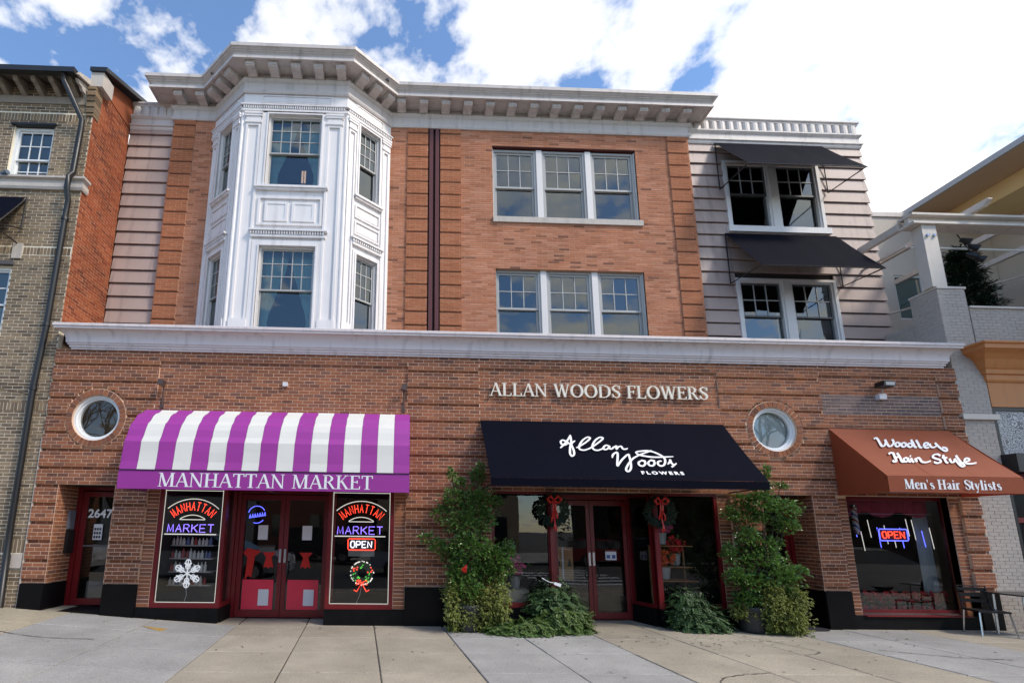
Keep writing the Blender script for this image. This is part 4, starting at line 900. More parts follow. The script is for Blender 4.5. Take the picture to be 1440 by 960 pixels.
# ------------------------------------------------------------------ neon and window signs
def neon_market(cx_, label):
    s = thing('neon_sign', label, 'neon sign', (cx_, .09, 1.5), 'neon market signs in the shop windows'); f = front(.09)
    def arc(r, a0, a1, zc, n=24): return [(cx_ + r * math.sin(a0 + (a1 - a0) * k / n), 0, zc + r * math.cos(a0 + (a1 - a0) * k / n)) for k in range(n + 1)]
    zc = 1.49; wd = MB(f); wd.tube(arc(.70, -.74, .74, zc), .008); wd.tube(arc(.40, -.62, .62, zc) + [(cx_ + .23, 0, zc + .315), (cx_ - .23, 0, zc + .315), (cx_ - .235, 0, zc + .325)], .008)
    wd.tube([(cx_ - .49, 0, 1.535), (cx_ + .46, 0, 1.535)], .010); wd.build('white_tube', M['neonw'], s)
    word = 'MANHATTAN'
    for i, c in enumerate(word):
        a = -.70 + 1.40 * i / 8; m_ = MB(f); w, h = (.060, .155)
        for st_ in NEON[c]: m_.tube([(cx_ + (.485 + y * h) * math.sin(a) + (x - .5) * w * math.cos(a), -.004, zc + (.485 + y * h) * math.cos(a) - (x - .5) * w * math.sin(a)) for x, y in st_], .0065, 5)
        m_.build('red_letter', M['neonr'], s)
    for i, c in enumerate('MARKET'):
        m_ = MB(f)
        for st_ in NEON[c]: m_.tube([(cx_ - .44 + i * .148 + x * .105, -.004, 1.575 + y * .14) for x, y in st_], .0085, 5)
        m_.build('violet_letter', M['neonb'], s)
    b = MB(f); b.tube([(cx_ - .535, 0, .325), (cx_ - .535, 0, 2.36)], .0055); b.tube([(cx_ - .53, 0, .325), (cx_ + .53, 0, .325)], .0055); b.tube([(cx_ + .535, 0, .325), (cx_ + .535, 0, 2.36)], .0055); b.tube([(cx_ - .53, 0, 2.345), (cx_ + .53, 0, 2.345)], .0055)
    b.build('border_tube', M['neonw'], s)
neon_market(-3.99, 'neon Manhattan Market sign in the window above the snowflake')
neon_market(-.835, 'neon Manhattan Market sign in the window above the lit wreath')
def led_sign(label, x0, x1, z0, z1, Y, mt, mb_, border):
    s = thing('open_sign', label, 'open sign', ((x0 + x1) / 2, Y, z0)); f = front(Y)
    MB(f).box(x0, x1, .01, .03, z0, z1).build('backing', M['black'], s)
    b = MB(f); r = .02; b.tube([(x0 + r, 0, z0), (x1 - r, 0, z0), (x1, 0, z0 + r), (x1, 0, z1 - r), (x1 - r, 0, z1), (x0 + r, 0, z1), (x0, 0, z1 - r), (x0, 0, z0 + r)], border, 5, close=True); b.build('border_tube', mb_, s)
    w = (x1 - x0) * .80 / 4
    for i, c in enumerate('OPEN'):
        m_ = MB(f)
        for st_ in NEON[c]: m_.tube([(x0 + (x1 - x0) * .10 + i * w * 1.04 + x * w * .72, -.006, z0 + (z1 - z0) * (.22 + .56 * y)) for x, y in st_], .012, 5)
        m_.build('letter', mt, s)
    return s
led_sign('small OPEN sign with blue letters and red dotted border', -1.07, -.56, 1.285, 1.49, .09, M['ledw'], M['neonr'], .009)
MB(front(.09)).box(-1.06, -.57, .0, .03, 1.17, 1.275).build('sign_foot', mat('pale board', (.30, .31, .27), .6, .05, 4, 0), bpy.data.objects['open_sign'])
led_sign('red neon OPEN sign with blue border in the barber window', 9.40, 9.98, 1.575, 1.80, .30, M['neonr'], M['ledb'], .011)
cs = thing('ring_sign', 'small round blue neon sign inside the left market door', 'neon sign', (-2.96, .70, 1.8)); f = front(.70)
b = MB(f); b.tube([(-2.98 + .17 * math.cos(t), 0, 1.93 + .17 * math.sin(t)) for t in [.5 + 2.4 * k / 14 for k in range(15)]], .007, 5); b.tube([(-2.98 + .17 * math.cos(t), 0, 1.93 + .17 * math.sin(t)) for t in [4.4 + 1.2 * k / 8 for k in range(9)]], .007, 5); b.build('ring_tube', M['ledb'], cs)
b = MB(f)
for k in range(7): x = -3.12 + k * .048; b.tube([(x, -.004, 1.855 + k * .008), (x + .012, -.004, 1.935 + k * .008), (x + .028, -.004, 1.86 + k * .008)], .008, 5)
b.build('lettering_tube', M['ledb'], cs)
# snowflake
sn = thing('snowflake_ornament', 'white filigree snowflake hanging in the left market window', 'ornament', (-3.99, .085, .83)); f = front(.085); b = MB(f)
for k in range(6):
    a = k * math.pi / 3 + math.pi / 6; ca, sa = math.cos(a), math.sin(a)
    b.tube([(-3.99, 0, .83), (-3.99 + .24 * ca, 0, .83 + .24 * sa)], .012, 5)
    for r, rr in ((.205, .045), (.125, .042)): b.tube([(-3.99 + r * ca + rr * math.cos(t), 0, .83 + r * sa + rr * math.sin(t)) for t in [2 * math.pi * q / 10 for q in range(10)]], .010, 5, close=True)
    for s_ in (-1, 1): b.tube([(-3.99 + .11 * ca, 0, .83 + .11 * sa), (-3.99 + .20 * math.cos(a + s_ * .33), 0, .83 + .20 * math.sin(a + s_ * .33))], .010, 5)
b.build('filigree', glow('lit white plastic', (.9, .92, 1), .45), sn)
MB(f).tube([(-3.99, 0, .58), (-3.97, 0, .45), (-4.0, 0, .33)], .005, 5).build('cord', M['whitesash'], sn)
# lit wreath
lw_ = thing('lit_wreath', 'lit wreath of green and red lights with a bow, right market window', 'wreath', (-.79, .085, .87)); f = front(.085)
wr = random.Random(3)
for nm, mm, rr in (('green_lights', M['ledg'], (.09, .19)), ('red_lights', M['neonr'], (.10, .21)), ('white_lights', M['neonw'], (.205, .215))):
    b = MB(f)
    for k in range(46 if 'white' in nm else 34):
        a = wr.uniform(0, 6.28); r = wr.uniform(*rr)
        if 'red' in nm and math.sin(a * 3) < 0 or 'green' in nm and math.sin(a * 3) > .2: continue
        x, z = -.79 + r * math.cos(a), .87 + r * math.sin(a); b.box(x - .010, x + .010, -.008, .008, z - .010, z + .010)
    if 'red' in nm:
        for s_ in (-1, 1):
            b.tube([(-.79, -.01, .70), (-.79 + s_ * .09, -.01, .74), (-.79 + s_ * .10, -.01, .66), (-.79, -.01, .69), (-.79 + s_ * .09, -.01, .54), (-.79 + s_ * .14, -.01, .57)], .008, 5)
    b.build(nm, mm, lw_)
b = MB(f)
for k in range(40):
    a0 = 2 * math.pi * k / 40; a1 = 2 * math.pi * (k + 1) / 40; b.prism([(-.79 + r * math.cos(a), .87 + r * math.sin(a)) for r, a in ((.085, a0), (.205, a0), (.205, a1), (.085, a1))], .0, .02)
b.build('ring', mat('wreath backing', (.05, .10, .05), .6, .3, 30, 0), lw_); MB(f).tube([(-.79, 0, .66), (-.82, 0, .48), (-.88, 0, .33)], .005, 5).build('cord', M['whitesash'], lw_)
# goods behind the market's left window
sh = thing('goods_shelf', 'shelf of bottles and cartons behind the left market window', 'shelf', (-4.25, .75, .2))
for z in (.55, .80, 1.05, 1.30, 1.52): MB().box(-4.58, -3.75, .60, .95, z, z + .02).build('board', M['sash'], sh)
gr = random.Random(4)
cols = [mat('bottle white', (.55, .55, .52), .3, .05, 4, 0), mat('carton blue', (.10, .14, .3), .4, .05, 4, 0), mat('carton red', (.3, .04, .04), .4, .05, 4, 0)]
for z in (.57, .82, 1.07, 1.32):
    x = -4.54
    while x < -3.82:
        r = gr.uniform(.025, .036); h = gr.uniform(.13, .19); MB().lathe(x, .64, [(0, z), (r, z), (r, z + h * .65), (r * .4, z + h * .8), (r * .4, z + h), (0, z + h)], 8).build('bottle', cols[0 if gr.random() < .7 else (1 if gr.random() < .5 else 2)], sh); x += r * 2 + .012
# ------------------------------------------------------------------ lamps on the wall
def flood(label, x, z, y=-.16):
    s = thing('flood_light', label, 'flood light', (x, -.03, z), 'brown pole flood lights')
    MB().tube([(x, -.05, z - .42), (x, -.07, z - .02)], .016).build('arm', M['brown'], s)
    b = MB(); b.box(-.055, .055, -.06, .06, -.045, .05); b.v = [(x + p[0] * .9 + p[2] * .35, y + p[1], z + p[2] * 1.1 - p[0] * .3) for p in b.v]; b.build('head', M['brown'], s)
    MB().box(x - .03, x + .03, -.06, -.026, z - .46, z - .38).build('mount', M['brown'], s)
flood('brown flood light left of the striped awning', -4.715, 4.37); flood('brown flood light right of the striped awning', -.072, 4.37)
s = thing('flood_light', 'black flood light on a white box above the rust awning', 'flood light', (9.5, -.02, 4.4))
MB().box(9.47, 9.62, -.09, -.002, 4.36, 4.47).build('junction_box', M['paper'], s); MB().tube([(9.55, -.06, 4.46), (9.55, -.10, 4.6)], .012).build('arm', M['sash'], s)
b = MB(); b.prism([(9.40, 4.59), (9.62, 4.57), (9.66, 4.62), (9.60, 4.68), (9.42, 4.69)], -.28, -.08); b.build('head', M['black'], s)
MB().box(9.44, 9.62, -.286, -.281, 4.595, 4.66).build('lens', M['sash'], s)
tag(MB().box(-2.44, -2.35, -.06, -.002, 4.39, 4.47).build('sensor_box', M['paper']), 'small white box on the brick above the striped awning', 'sensor')
ic = thing('intercom_panel', 'grey intercom and mail panel in the left door recess', 'intercom', (-6.44, .42, 1.5)); tf = lambda u, d, z: (-6.452 - d, u, z)
MB(tf).box(.33, .50, -.04, 0, 1.60, 1.95).build('screen', mat('blue grey screen', (.16, .18, .22), .3, .05, 4, 0), ic); MB(tf).box(.33, .52, -.06, 0, 1.15, 1.58).build('box', M['black'], ic)
for k in range(6): MB(tf).box(.36, .38, -.045, -.04, 1.62 + k * .05, 1.645 + k * .05).build('button', M['steel'], ic)
# doormats
for lab, x0, x1, y0, y1, z in (('black doormat by the dark right doorway', 7.02, 7.78, -.22, .32, -.034),):
    dm = MB(); pts = [((x0 + x1) / 2 + (x1 - x0) / 2 * math.copysign(abs(math.cos(t)) ** .5, math.cos(t)), (y0 + y1) / 2 + (y1 - y0) / 2 * math.copysign(abs(math.sin(t)) ** .5, math.sin(t))) for t in [2 * math.pi * k / 28 for k in range(28)]]
    dm.v = [(x, y, z - .004) for x, y in pts] + [(x, y, z + .014) for x, y in pts]; dm.f = [tuple(range(28, 56))] + [(k, (k + 1) % 28, 28 + (k + 1) % 28, 28 + k) for k in range(28)]; dm.a = [0] * 29
    tag(dm.build('doormat', mat('rubber mat', (.012, .013, .018), .8, .2, 20, .6, 180)), lab, 'doormat')
# ------------------------------------------------------------------ greenery
def leaf(mb, p, dr, nrm, L, W, fold=.25):
    """one leaf: two halves folded along the midrib, tip drooping"""
    side = dr.cross(nrm)
    if side.length < 1e-4: return
    side.normalize(); up = side.cross(dr)
    b = len(mb.v); tip = p + dr * L - up * L * .12; mid = p + dr * L * .5
    mb.v += [tuple(p), tuple(mid + side * W * .5 + up * W * fold), tuple(tip), tuple(mid - side * W * .5 + up * W * fold), tuple(mid)]
    mb.f += [(b, b + 1, b + 4), (b + 1, b + 2, b + 4), (b + 2, b + 3, b + 4), (b + 3, b, b + 4)]; mb.a += [mb.val] * 4
def rv(r): 
    while True:
        v = Vector((r.uniform(-1, 1), r.uniform(-1, 1), r.uniform(-1, 1)))
        if .05 < v.length < 1: return v
def leafcloud(mb, blobs, n, L, r, shell=.55, up=.35):
    tot = sum(b[3] * b[4] * b[5] for b in blobs) ; tot = sum((b[3] * b[5]) for b in blobs)
    for (x, y, z, rx, ry, rz) in blobs:
        k = int(n * rx * rz / tot)
        for _ in range(k):
            v = rv(r); w_ = r.random(); v = v.normalized() * (shell + (1 - shell) * r.random() ** .6) if w_ < .72 else (v * .8 if w_ < .86 else v.normalized() * r.uniform(1.0, 1.38))
            # sprigs: clumps of three or four leaves share a base
            base = Vector((x + v.x * rx, y + v.y * ry, z + v.z * rz)); out = Vector((v.x, v.y - .25, v.z * .6 + up)).normalized()
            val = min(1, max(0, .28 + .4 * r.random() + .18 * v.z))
            for q in range(3):
                d = (out + rv(r) * .75).normalized(); mb.val = min(1, max(0, val + r.uniform(-.12, .12))); leaf(mb, base + rv(r) * L * .4, d, (Vector((0, -.4, 1)) + rv(r) * .6).normalized(), L * r.uniform(.75, 1.25), L * r.uniform(.45, .62))
def shrub(label, c, green, ivy, pot, ribbon, seed):
    r = random.Random(seed); s = thing('potted_shrub', label, 'shrub', (c[0], c[1], -.04), 'tall potted shrubs by the flower shop')
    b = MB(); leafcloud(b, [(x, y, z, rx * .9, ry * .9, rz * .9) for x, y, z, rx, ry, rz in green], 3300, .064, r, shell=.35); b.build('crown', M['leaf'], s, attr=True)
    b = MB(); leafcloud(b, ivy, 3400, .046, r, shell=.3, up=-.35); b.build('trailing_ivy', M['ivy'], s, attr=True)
    st_ = MB()
    for (x, y, z, rx, ry, rz) in green: st_.tube([(c[0] + r.uniform(-.06, .06), c[1], .35), ((c[0] * 2 + x) / 3, (c[1] + y) / 2, .35 + (z - .35) * .5), (x, y, z + rz * .4)], [.02, .012, .005], 5)
    st_.build('stem', M['wood'], s)
    px, py = pot; MB().lathe(px, py, [(.0, -.036), (.20, -.036), (.215, 0), (.25, .35), (.27, .40), (.25, .41), (.235, .36), (0, .36)], 24).build('pot', M['pot'], s, smooth=True)
    if ribbon:
        q = MB(); x, y, z = ribbon
        for k in range(7): a = rv(r) * .05; q.poly([(x + a.x, y + a.y, z + a.z), (x + a.x + .035, y - .01 + a.y, z + a.z + .02), (x + a.x + .03, y - .02, z + a.z - .05), (x + a.x - .01, y, z + a.z - .03)])
        q.build('ribbon', M['bow'], s)
Z1 = lambda x, y: ((570 + x / 3.84 - 592) * .0126 + .274, 2.68 - (650 + y / 3.84 - 665) * .01228)
def blobs(lst, fx, sc_, y0, seed):
    r = random.Random(seed); o = []
    for (x, y, rx, rz) in lst:
        X, Z = fx(x, y); o.append((X, y0 + r.uniform(-.10, .10), Z, rx * sc_, max(rx, rz) * sc_ * .75, rz * sc_))
    return o
k1 = .0126 / 3.84
g1 = [(250, 65, 28, 34), (300, 115, 40, 40), (400, 75, 46, 55), (412, 22, 20, 38), (270, 200, 80, 60), (400, 220, 100, 80), (505, 205, 36, 28), (195, 280, 52, 42), (320, 330, 110, 66), (440, 320, 46, 56), (120, 425, 40, 30), (180, 460, 46, 40), (240, 500, 60, 55), (350, 460, 120, 85), (480, 520, 90, 75), (565, 470, 38, 46), (300, 590, 88, 66), (450, 600, 112, 64), (565, 580, 36, 36), (330, 680, 90, 55)]
i1 = [(300, 620, 40, 60), (500, 620, 50, 60), (250, 760, 36, 110), (520, 760, 40, 90), (260, 700, 52, 66), (440, 710, 105, 60), (275, 800, 46, 66), (440, 790, 90, 56), (265, 880, 40, 32), (460, 850, 60, 40), (350, 740, 60, 40), (330, 830, 60, 46), (300, 900, 40, 20), (400, 870, 60, 30)]
shrub('tall potted shrub with a small red ribbon, left of the flower shop door', (1.05, -.42), blobs(g1, Z1, k1, -.42, 1), blobs(i1, Z1, k1, -.45, 2), (1.12, -.36), (.98, -.85, 1.05), 21)
Z2 = lambda x, y: (5.69 + (900 + x / 3.69 - 1010) * .0126, 2.844 - (650 + y / 3.69 - 660) * .01235)
k2 = .0126 / 3.69
g2 = [(685, 55, 22, 38), (670, 125, 46, 55), (765, 128, 34, 22), (555, 215, 55, 46), (480, 280, 46, 36), (640, 220, 86, 56), (755, 250, 74, 56), (600, 300, 95, 56), (765, 340, 72, 46), (540, 400, 56, 46), (640, 440, 115, 58), (450, 490, 36, 46), (600, 520, 140, 58), (820, 580, 44, 26), (700, 600, 125, 66), (460, 600, 64, 38), (560, 640, 112, 58), (740, 690, 76, 38), (520, 730, 76, 46)]
i2 = [(640, 700, 50, 60), (760, 720, 40, 60), (600, 760, 40, 90), (690, 770, 86, 50), (700, 830, 84, 56), (720, 880, 80, 36), (780, 910, 36, 16), (480, 790, 40, 40), (560, 800, 50, 30), (620, 850, 50, 40)]
shrub('tall potted shrub beside the dark right doorway', (6.45, -.42), blobs(g2, Z2, k2, -.42, 3), blobs(i2, Z2, k2, -.47, 4), (6.22, -.30), None, 22)
def pile(label, blob_list, m, seed, n, L, name='greenery_pile'):
    r = random.Random(seed); x, y = blob_list[0][:2]
    s = thing(name, label, 'greenery', (x, y, -.04), 'cut greenery heaped outside the flower shop'); b = MB()
    for (x, y, z, rx, ry, rz) in blob_list:
        for _ in range(n):
            v = rv(r).normalized() * r.uniform(.55, 1.0); v.z = abs(v.z); p = Vector((x + v.x * rx, y + v.y * ry, z + v.z * rz))
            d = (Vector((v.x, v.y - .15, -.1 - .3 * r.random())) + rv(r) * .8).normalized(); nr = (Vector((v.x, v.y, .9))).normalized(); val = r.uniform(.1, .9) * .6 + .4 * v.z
            # a feathery spray: midrib with paired leaflets
            sd = d.cross(nr).normalized(); Ls = L * r.uniform(.7, 1.3)
            for k in range(5):
                q = p + d * Ls * k / 5 - Vector((0, 0, 1)) * Ls * .04 * k * k / 5
                if q.z < -.03: q.z = -.03 + r.uniform(0, .02)
                for s_ in (-1, 1): b.val = min(1, max(0, val + r.uniform(-.1, .1))); leaf(b, q, (d * .7 + sd * s_).normalized(), nr, Ls * .36 * (1 - k * .1), Ls * .20)
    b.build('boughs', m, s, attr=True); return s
pa = pile('dark rounded bough heap topped by a white tag, left of the flower door', [(2.72, -.12, .12, .52, .38, .78), (2.55, -.2, .1, .4, .3, .6), (2.95, -.15, .1, .35, .3, .5)], M['bough'], 31, 330, .14)
MB().poly([(2.63, -.48, .80), (2.74, -.50, .77), (2.72, -.51, .72), (2.61, -.49, .76)]).build('tag', M['paper'], pa)
MB().tube([(2.42, -.42, .86), (2.53, -.47, .80), (2.63, -.485, .78)], .008, 5).build('tie', M['paper'], pa)
pile('bright feathery cedar boughs spilling onto the paving before the flower door', [(2.72, -.45, -.02, .45, .26, .42), (3.0, -.38, -.02, .28, .22, .36)], M['cedar'], 32, 330, .15)
pile('low spread of pale cedar boughs beside the left shrub', [(1.95, -.62, -.03, .40, .22, .22), (2.25, -.6, -.03, .32, .2, .26), (1.65, -.6, -.03, .25, .18, .15)], M['cedar'], 33, 260, .13)
pile('dark green bough heap below the right flower shop window', [(5.25, -.20, -.02, .50, .30, .62), (5.15, -.15, .1, .36, .26, .62), (5.45, -.2, -.02, .38, .28, .45)], M['bough'], 34, 420, .14)
# wreaths with long red bows on the posts
def wreath(label, x):
    r = random.Random(int(x * 10)); s = thing('bow_wreath', label, 'wreath', (x, -.07, 2.05), 'door wreaths with red bows'); b = MB()
    for k in range(420):
        a = r.uniform(0, 6.283); rr = .20 + r.uniform(-.07, .07); p = Vector((x + rr * math.cos(a), -.09 + r.uniform(-.05, .04), 2.06 + rr * math.sin(a))); b.val = r.random()
        leaf(b, p, (Vector((math.cos(a + .8), -.4, math.sin(a + .8))) + rv(r) * .6).normalized(), Vector((0, -1, .3)), .09, .035)
    b.build('greens', M['fir'], s, attr=True)
    q = MB()
    for sx_ in (-1, 1):
        q.tube([(x, -.17, 2.25), (x + sx_ * .07, -.21, 2.32), (x + sx_ * .13, -.20, 2.27), (x + sx_ * .08, -.19, 2.20), (x, -.17, 2.24)], [.015, .03, .03, .025, .015], 6)
        for e in (.0, .05):
            ln = .52 - e * 3 + r.uniform(-.05, .05); n = 9
            for k in range(n):
                t0, t1 = k / n, (k + 1) / n; wv = lambda t: sx_ * (.012 + e * .7 * t + .012 * math.sin(t * 7 + e * 40))
                q.poly([(x + wv(t0) - .016, -.185 - .02 * math.sin(t0 * 9 + e * 30), 2.24 - ln * t0), (x + wv(t0) + .016, -.175 - .02 * math.sin(t0 * 9 + e * 30), 2.24 - ln * t0), (x + wv(t1) + .016, -.175 - .02 * math.sin(t1 * 9 + e * 30), 2.24 - ln * t1), (x + wv(t1) - .016, -.185 - .02 * math.sin(t1 * 9 + e * 30), 2.24 - ln * t1)])
    q.build('bow', M['bow'], s)
wreath('evergreen wreath with red bow on the left flower shop post', 2.77); wreath('evergreen wreath with red bow on the right flower shop post', 4.80)
# boxes and flowers inside the flower shop
bx = thing('cardboard_box', 'tall cardboard carton with a printed fir tree inside the flower door', 'box', (3.2, .85, .5)); MB().box(3.02, 3.42, .80, 1.1, .72, 1.36).build('carton', M['card'], bx)
for a in (3.08, 3.30): MB().prism([(a, .98), (a + .09, .98), (a + .045, 1.14)], .792, .799).build('tree_print', M['black'], bx)
MB().box(3.195, 3.225, .794, .799, .73, 1.355).build('tape', M['paper'], bx); MB().box(3.0, 3.44, .82, 1.08, -.04, .715).build('stand', M['dark'], bx)
bx = thing('cardboard_box', 'pale shipping box low in the left flower shop window', 'box', (2.0, .2, .23)); MB().box(1.72, 2.32, .12, .45, .235, .60).build('carton', mat('pale carton', (.42, .36, .26), .8, .06, 6, .1, 90), bx)
fl = random.Random(8)
fm = [mat('petal ' + n, c, .5, .1, 9, 0) for n, c in (('red', (.75, .02, .025)), ('pink', (.7, .10, .25)), ('orange', (.75, .13, .03)), ('white', (.55, .5, .48)))]
def bouquet(name, label, x, y, z, n, mi, w=.2, h=.35):
    s = thing(name, label, 'flowers', (x, y, z)); MB().lathe(x, y, [(0, z), (.08, z), (.11, z + .22), (.095, z + .22), (.07, z + .03), (0, z + .03)], 14).build('bucket', M['sash'], s)
    b = MB(); leafcloud(b, [(x, y, z + .22 + h * .4, w, w * .8, h * .5)], 60, .06, fl); b.build('leaves', M['leaf'], s, attr=True)
    b = MB()
    for _ in range(n):
        v = rv(fl); p = Vector((x + v.x * w, y - abs(v.y) * w * .9, z + .22 + h * .55 + v.z * h * .5)); b.val = fl.random()
        for k in range(5): a = k * 1.257; leaf(b, p, Vector((math.cos(a), -.5, math.sin(a))).normalized(), Vector((0, -1, 0)), .045, .035)
    b.build('blooms', fm[mi], s)
bouquet('flower_bucket', 'pink flowers in a bucket, left flower shop window', 2.12, .35, .60, 40, 1)
bouquet('flower_bucket', 'orange flowers in a bucket, right flower shop window', 5.02, .3, .8, 40, 2); bouquet('flower_bucket', 'red flowers at the back of the right flower window', 5.35, .5, 1.05, 40, 0)
bouquet('flower_bucket', 'pink blooms high in the right flower window', 5.05, .4, 1.45, 34, 1, .24, .25)
for x, y, z in ((5.02, .3, .23), (5.35, .5, .23), (5.05, .4, .9)): pass
MB().box(4.86, 5.55, .22, .62, .235, .262).build('display_deck', M['card'], bld)
st_ = thing('plant_stand', 'orange shelf carrying flowers in the right flower window', 'shelf', (5.2, .4, .26))
for z, y0 in ((.78, .18), (1.03, .32), (1.43, .28)): MB().box(4.88, 5.6, y0, .62, z - .02, z - .004).build('shelf', M['terracotta'], st_)
for x in (4.9, 5.58): MB().box(x - .015, x + .015, .58, .61, .264, 1.41).build('upright', M['card'], st_)
MB().box(1.75, 2.3, .14, .44, .604, .606).build('display_deck', M['card'], bld) if 0 else None
# barber window: pole, icicle lights, poinsettias
bp_ = thing('barber_pole', 'striped barber pole inside the left edge of the barber window', 'barber pole', (8.95, .30, 1.7)); pm, pt, pb_ = newmat('barber stripes')
gq = N(pt, 'ShaderNodeNewGeometry'); sp = N(pt, 'ShaderNodeSeparateXYZ'); pt.links.new(gq.outputs['Position'], sp.inputs[0])
vv = math_(pt, 'FRACT', math_(pt, 'ADD', math_(pt, 'MULTIPLY', sp.outputs[2], 4.5), math_(pt, 'MULTIPLY', sp.outputs[0], 5.0)))
rc = ramp(pt, vv, [(.0, (.75, .75, .75)), (.33, (.5, .02, .02)), (.5, (.75, .75, .75)), (.83, (.03, .05, .4))]); 
for nd in pt.nodes:
    if nd.type == 'VALTORGB': nd.color_ramp.interpolation = 'CONSTANT'
pt.links.new(rc, pb_.inputs['Base Color']); pb_.inputs['Roughness'].default_value = .2
MB().lathe(8.95, .30, [(0, 1.74), (.05, 1.74), (.05, 2.22), (0, 2.22)], 14).build('cylinder', pm, bp_, smooth=False); MB().lathe(8.95, .30, [(0, 1.68), (.06, 1.70), (.06, 1.738)], 14).build('cap', M['steel'], bp_); MB().lathe(8.95, .30, [(.06, 2.222), (.06, 2.26), (0, 2.29)], 14).build('cap', M['steel'], bp_)
vc = MB(); vn = 40
for k in range(vn + 1):
    x = 8.72 + (10.62 - 8.72) * k / vn; vc.v += [(x, .42 + .025 * math.sin(k * 1.3), 2.40), (x, .42 + .035 * math.sin(k * 1.3 + .4), 2.08 - .05 * math.sin(k * .13 * math.pi))]
vc.f = [(2 * k, 2 * k + 2, 2 * k + 3, 2 * k + 1) for k in range(vn)]; vc.a = [0] * vn  # cloth strip added in place of the awning's red inside mirrored in the glass
tag(vc.build('rose_band', mat('rose cloth', (.55, .05, .11), .7, .06, 5, .1, 90), smooth=True), 'rose red cloth band added for the awning reflection across the top of the barber window', 'valance')
vc = MB(); 
for k in range(15): x = 10.30 + .02 * k; vc.v += [(x, .46 + .02 * math.sin(k * 1.7), 2.07), (x, .46 + .03 * math.sin(k * 1.7), .30)]
vc.f = [(2 * k, 2 * k + 2, 2 * k + 3, 2 * k + 1) for k in range(14)]; vc.a = [0] * 14
tag(vc.build('side_curtain', mat('grey cloth', (.42, .45, .45), .8, .06, 5, .1, 90), smooth=True), 'pale grey curtain at the right edge of the barber window', 'curtain')
il = thing('icicle_lights', 'hanging icicle tube lights in the barber window', 'lights', (9.6, .36, 1.4)); ir = random.Random(6)
for k in range(11):
    x = 8.95 + k * .155 + ir.uniform(-.03, .03); z = ir.uniform(1.75, 2.05); h = ir.uniform(.3, .42); MB(front(.36)).tube([(x, 0, z), (x + .03, 0, z - h)], .006, 5).build('tube', M['neonw'] if k % 3 else M['ledb'], il)
MB(front(.37)).tube([(8.8, 0, 2.1), (10.6, 0, 2.1)], .004, 5).build('wire', M['paper'], il)
for k in range(9):
    x = 8.95 + k * .19; s = thing('poinsettia', ['first', 'second', 'third', 'fourth', 'fifth', 'sixth', 'seventh', 'eighth', 'ninth'][k] + ' red poinsettia from the barber pole along the window sill', 'plant', (x, .38, .23), 'poinsettias along the barber window sill')
    MB().lathe(x, .38, [(0, .234), (.05, .234), (.065, .34), (0, .34)], 10).build('pot', M['wrap'], s); b = MB(); leafcloud(b, [(x, .38, .42, .11, .1, .07)], 26, .07, fl); b.build('leaves', M['leaf'], s, attr=True)
    b = MB()
    for q in range(34): v = rv(fl); leaf(b, Vector((x + v.x * .1, .38 - abs(v.y) * .1, .49 + v.z * .07)), (v + Vector((0, -.5, .2))).normalized(), Vector((0, -.6, .8)), .095, .06)
    b.build('bracts', fm[0], s)
# ------------------------------------------------------------------ café table and chairs
def chair(label, x, y, rz):
    s = thing('cafe_chair', label, 'chair', (x, y, -.04), 'black chairs with silver legs'); c, n = math.cos(rz), math.sin(rz)
    tf = lambda u, d, z: (x + u * c - d * n, y + u * n + d * c, z - .04)
    MB(tf).box(-.22, .22, -.21, .21, .40, .43).build('seat', M['black'], s)
    for a, b in ((-.2, -.19), (.2, -.19), (-.2, .19), (.2, .19)): MB(tf).tube([(a, b, .41), (a * 1.18, b * 1.18, .0)], .014).build('leg', M['steel'], s)
    q = MB(tf); q.tube([(-.2, .2, .42), (-.2, .26, .82), (.2, .26, .82), (.2, .2, .42)], .013); q.build('back_frame', M['black'], s)
    for z in (.56, .66, .76): MB(tf).box(-.19, .19, .225 + (z - .5) * .12, .24 + (z - .5) * .12, z - .03, z + .03).build('back_slat', M['black'], s)
chair('black cafe chair with silver legs left of the table by the barber shop', 10.42, -.42, R(-20)); chair('black cafe chair right of the table by the pale pier', 11.75, -.62, R(160))
t_ = thing('cafe_table', 'dark cafe table with silver legs at the far right', 'table', (11.05, -.5, -.04))
MB().box(10.62, 11.55, -.85, -.22, .665, .69).build('table_top', mat('dark top', (.035, .032, .03), .3, .1, 6, .05, 60), t_)
for a, b in ((10.74, -.75), (10.74, -.32), (11.44, -.75), (11.44, -.32)): MB().tube([(a, b, .665), (a + (.04 if a > 11 else -.04), b, -.04)], .016).build('leg', M['steel'], t_)
# litter of leaves and twigs on the paving
lt = MB(); lr = random.Random(12)
for _ in range(170):
    if lr.random() < .62: x = lr.gauss(4.3, 1.9); y = -.75 - abs(lr.gauss(0, .55))
    else: x = lr.uniform(-6, 10); y = lr.uniform(-3.4, -.15)
    lt.val = lr.random(); a = lr.uniform(0, 6.28); leaf(lt, Vector((x, y, gz(x) + .008)), Vector((math.cos(a), math.sin(a), .05)), Vector((0, 0, 1)), lr.uniform(.02, .075), lr.uniform(.012, .026))
tag(lt.build('fallen_leaves', leafmat('dry leaves', [(.05, .06, .025), (.07, .05, .03), (.04, .035, .03), (.09, .12, .04)], .7), attr=True), 'scattered leaf litter and twigs on the paving', 'leaves', kind='stuff')

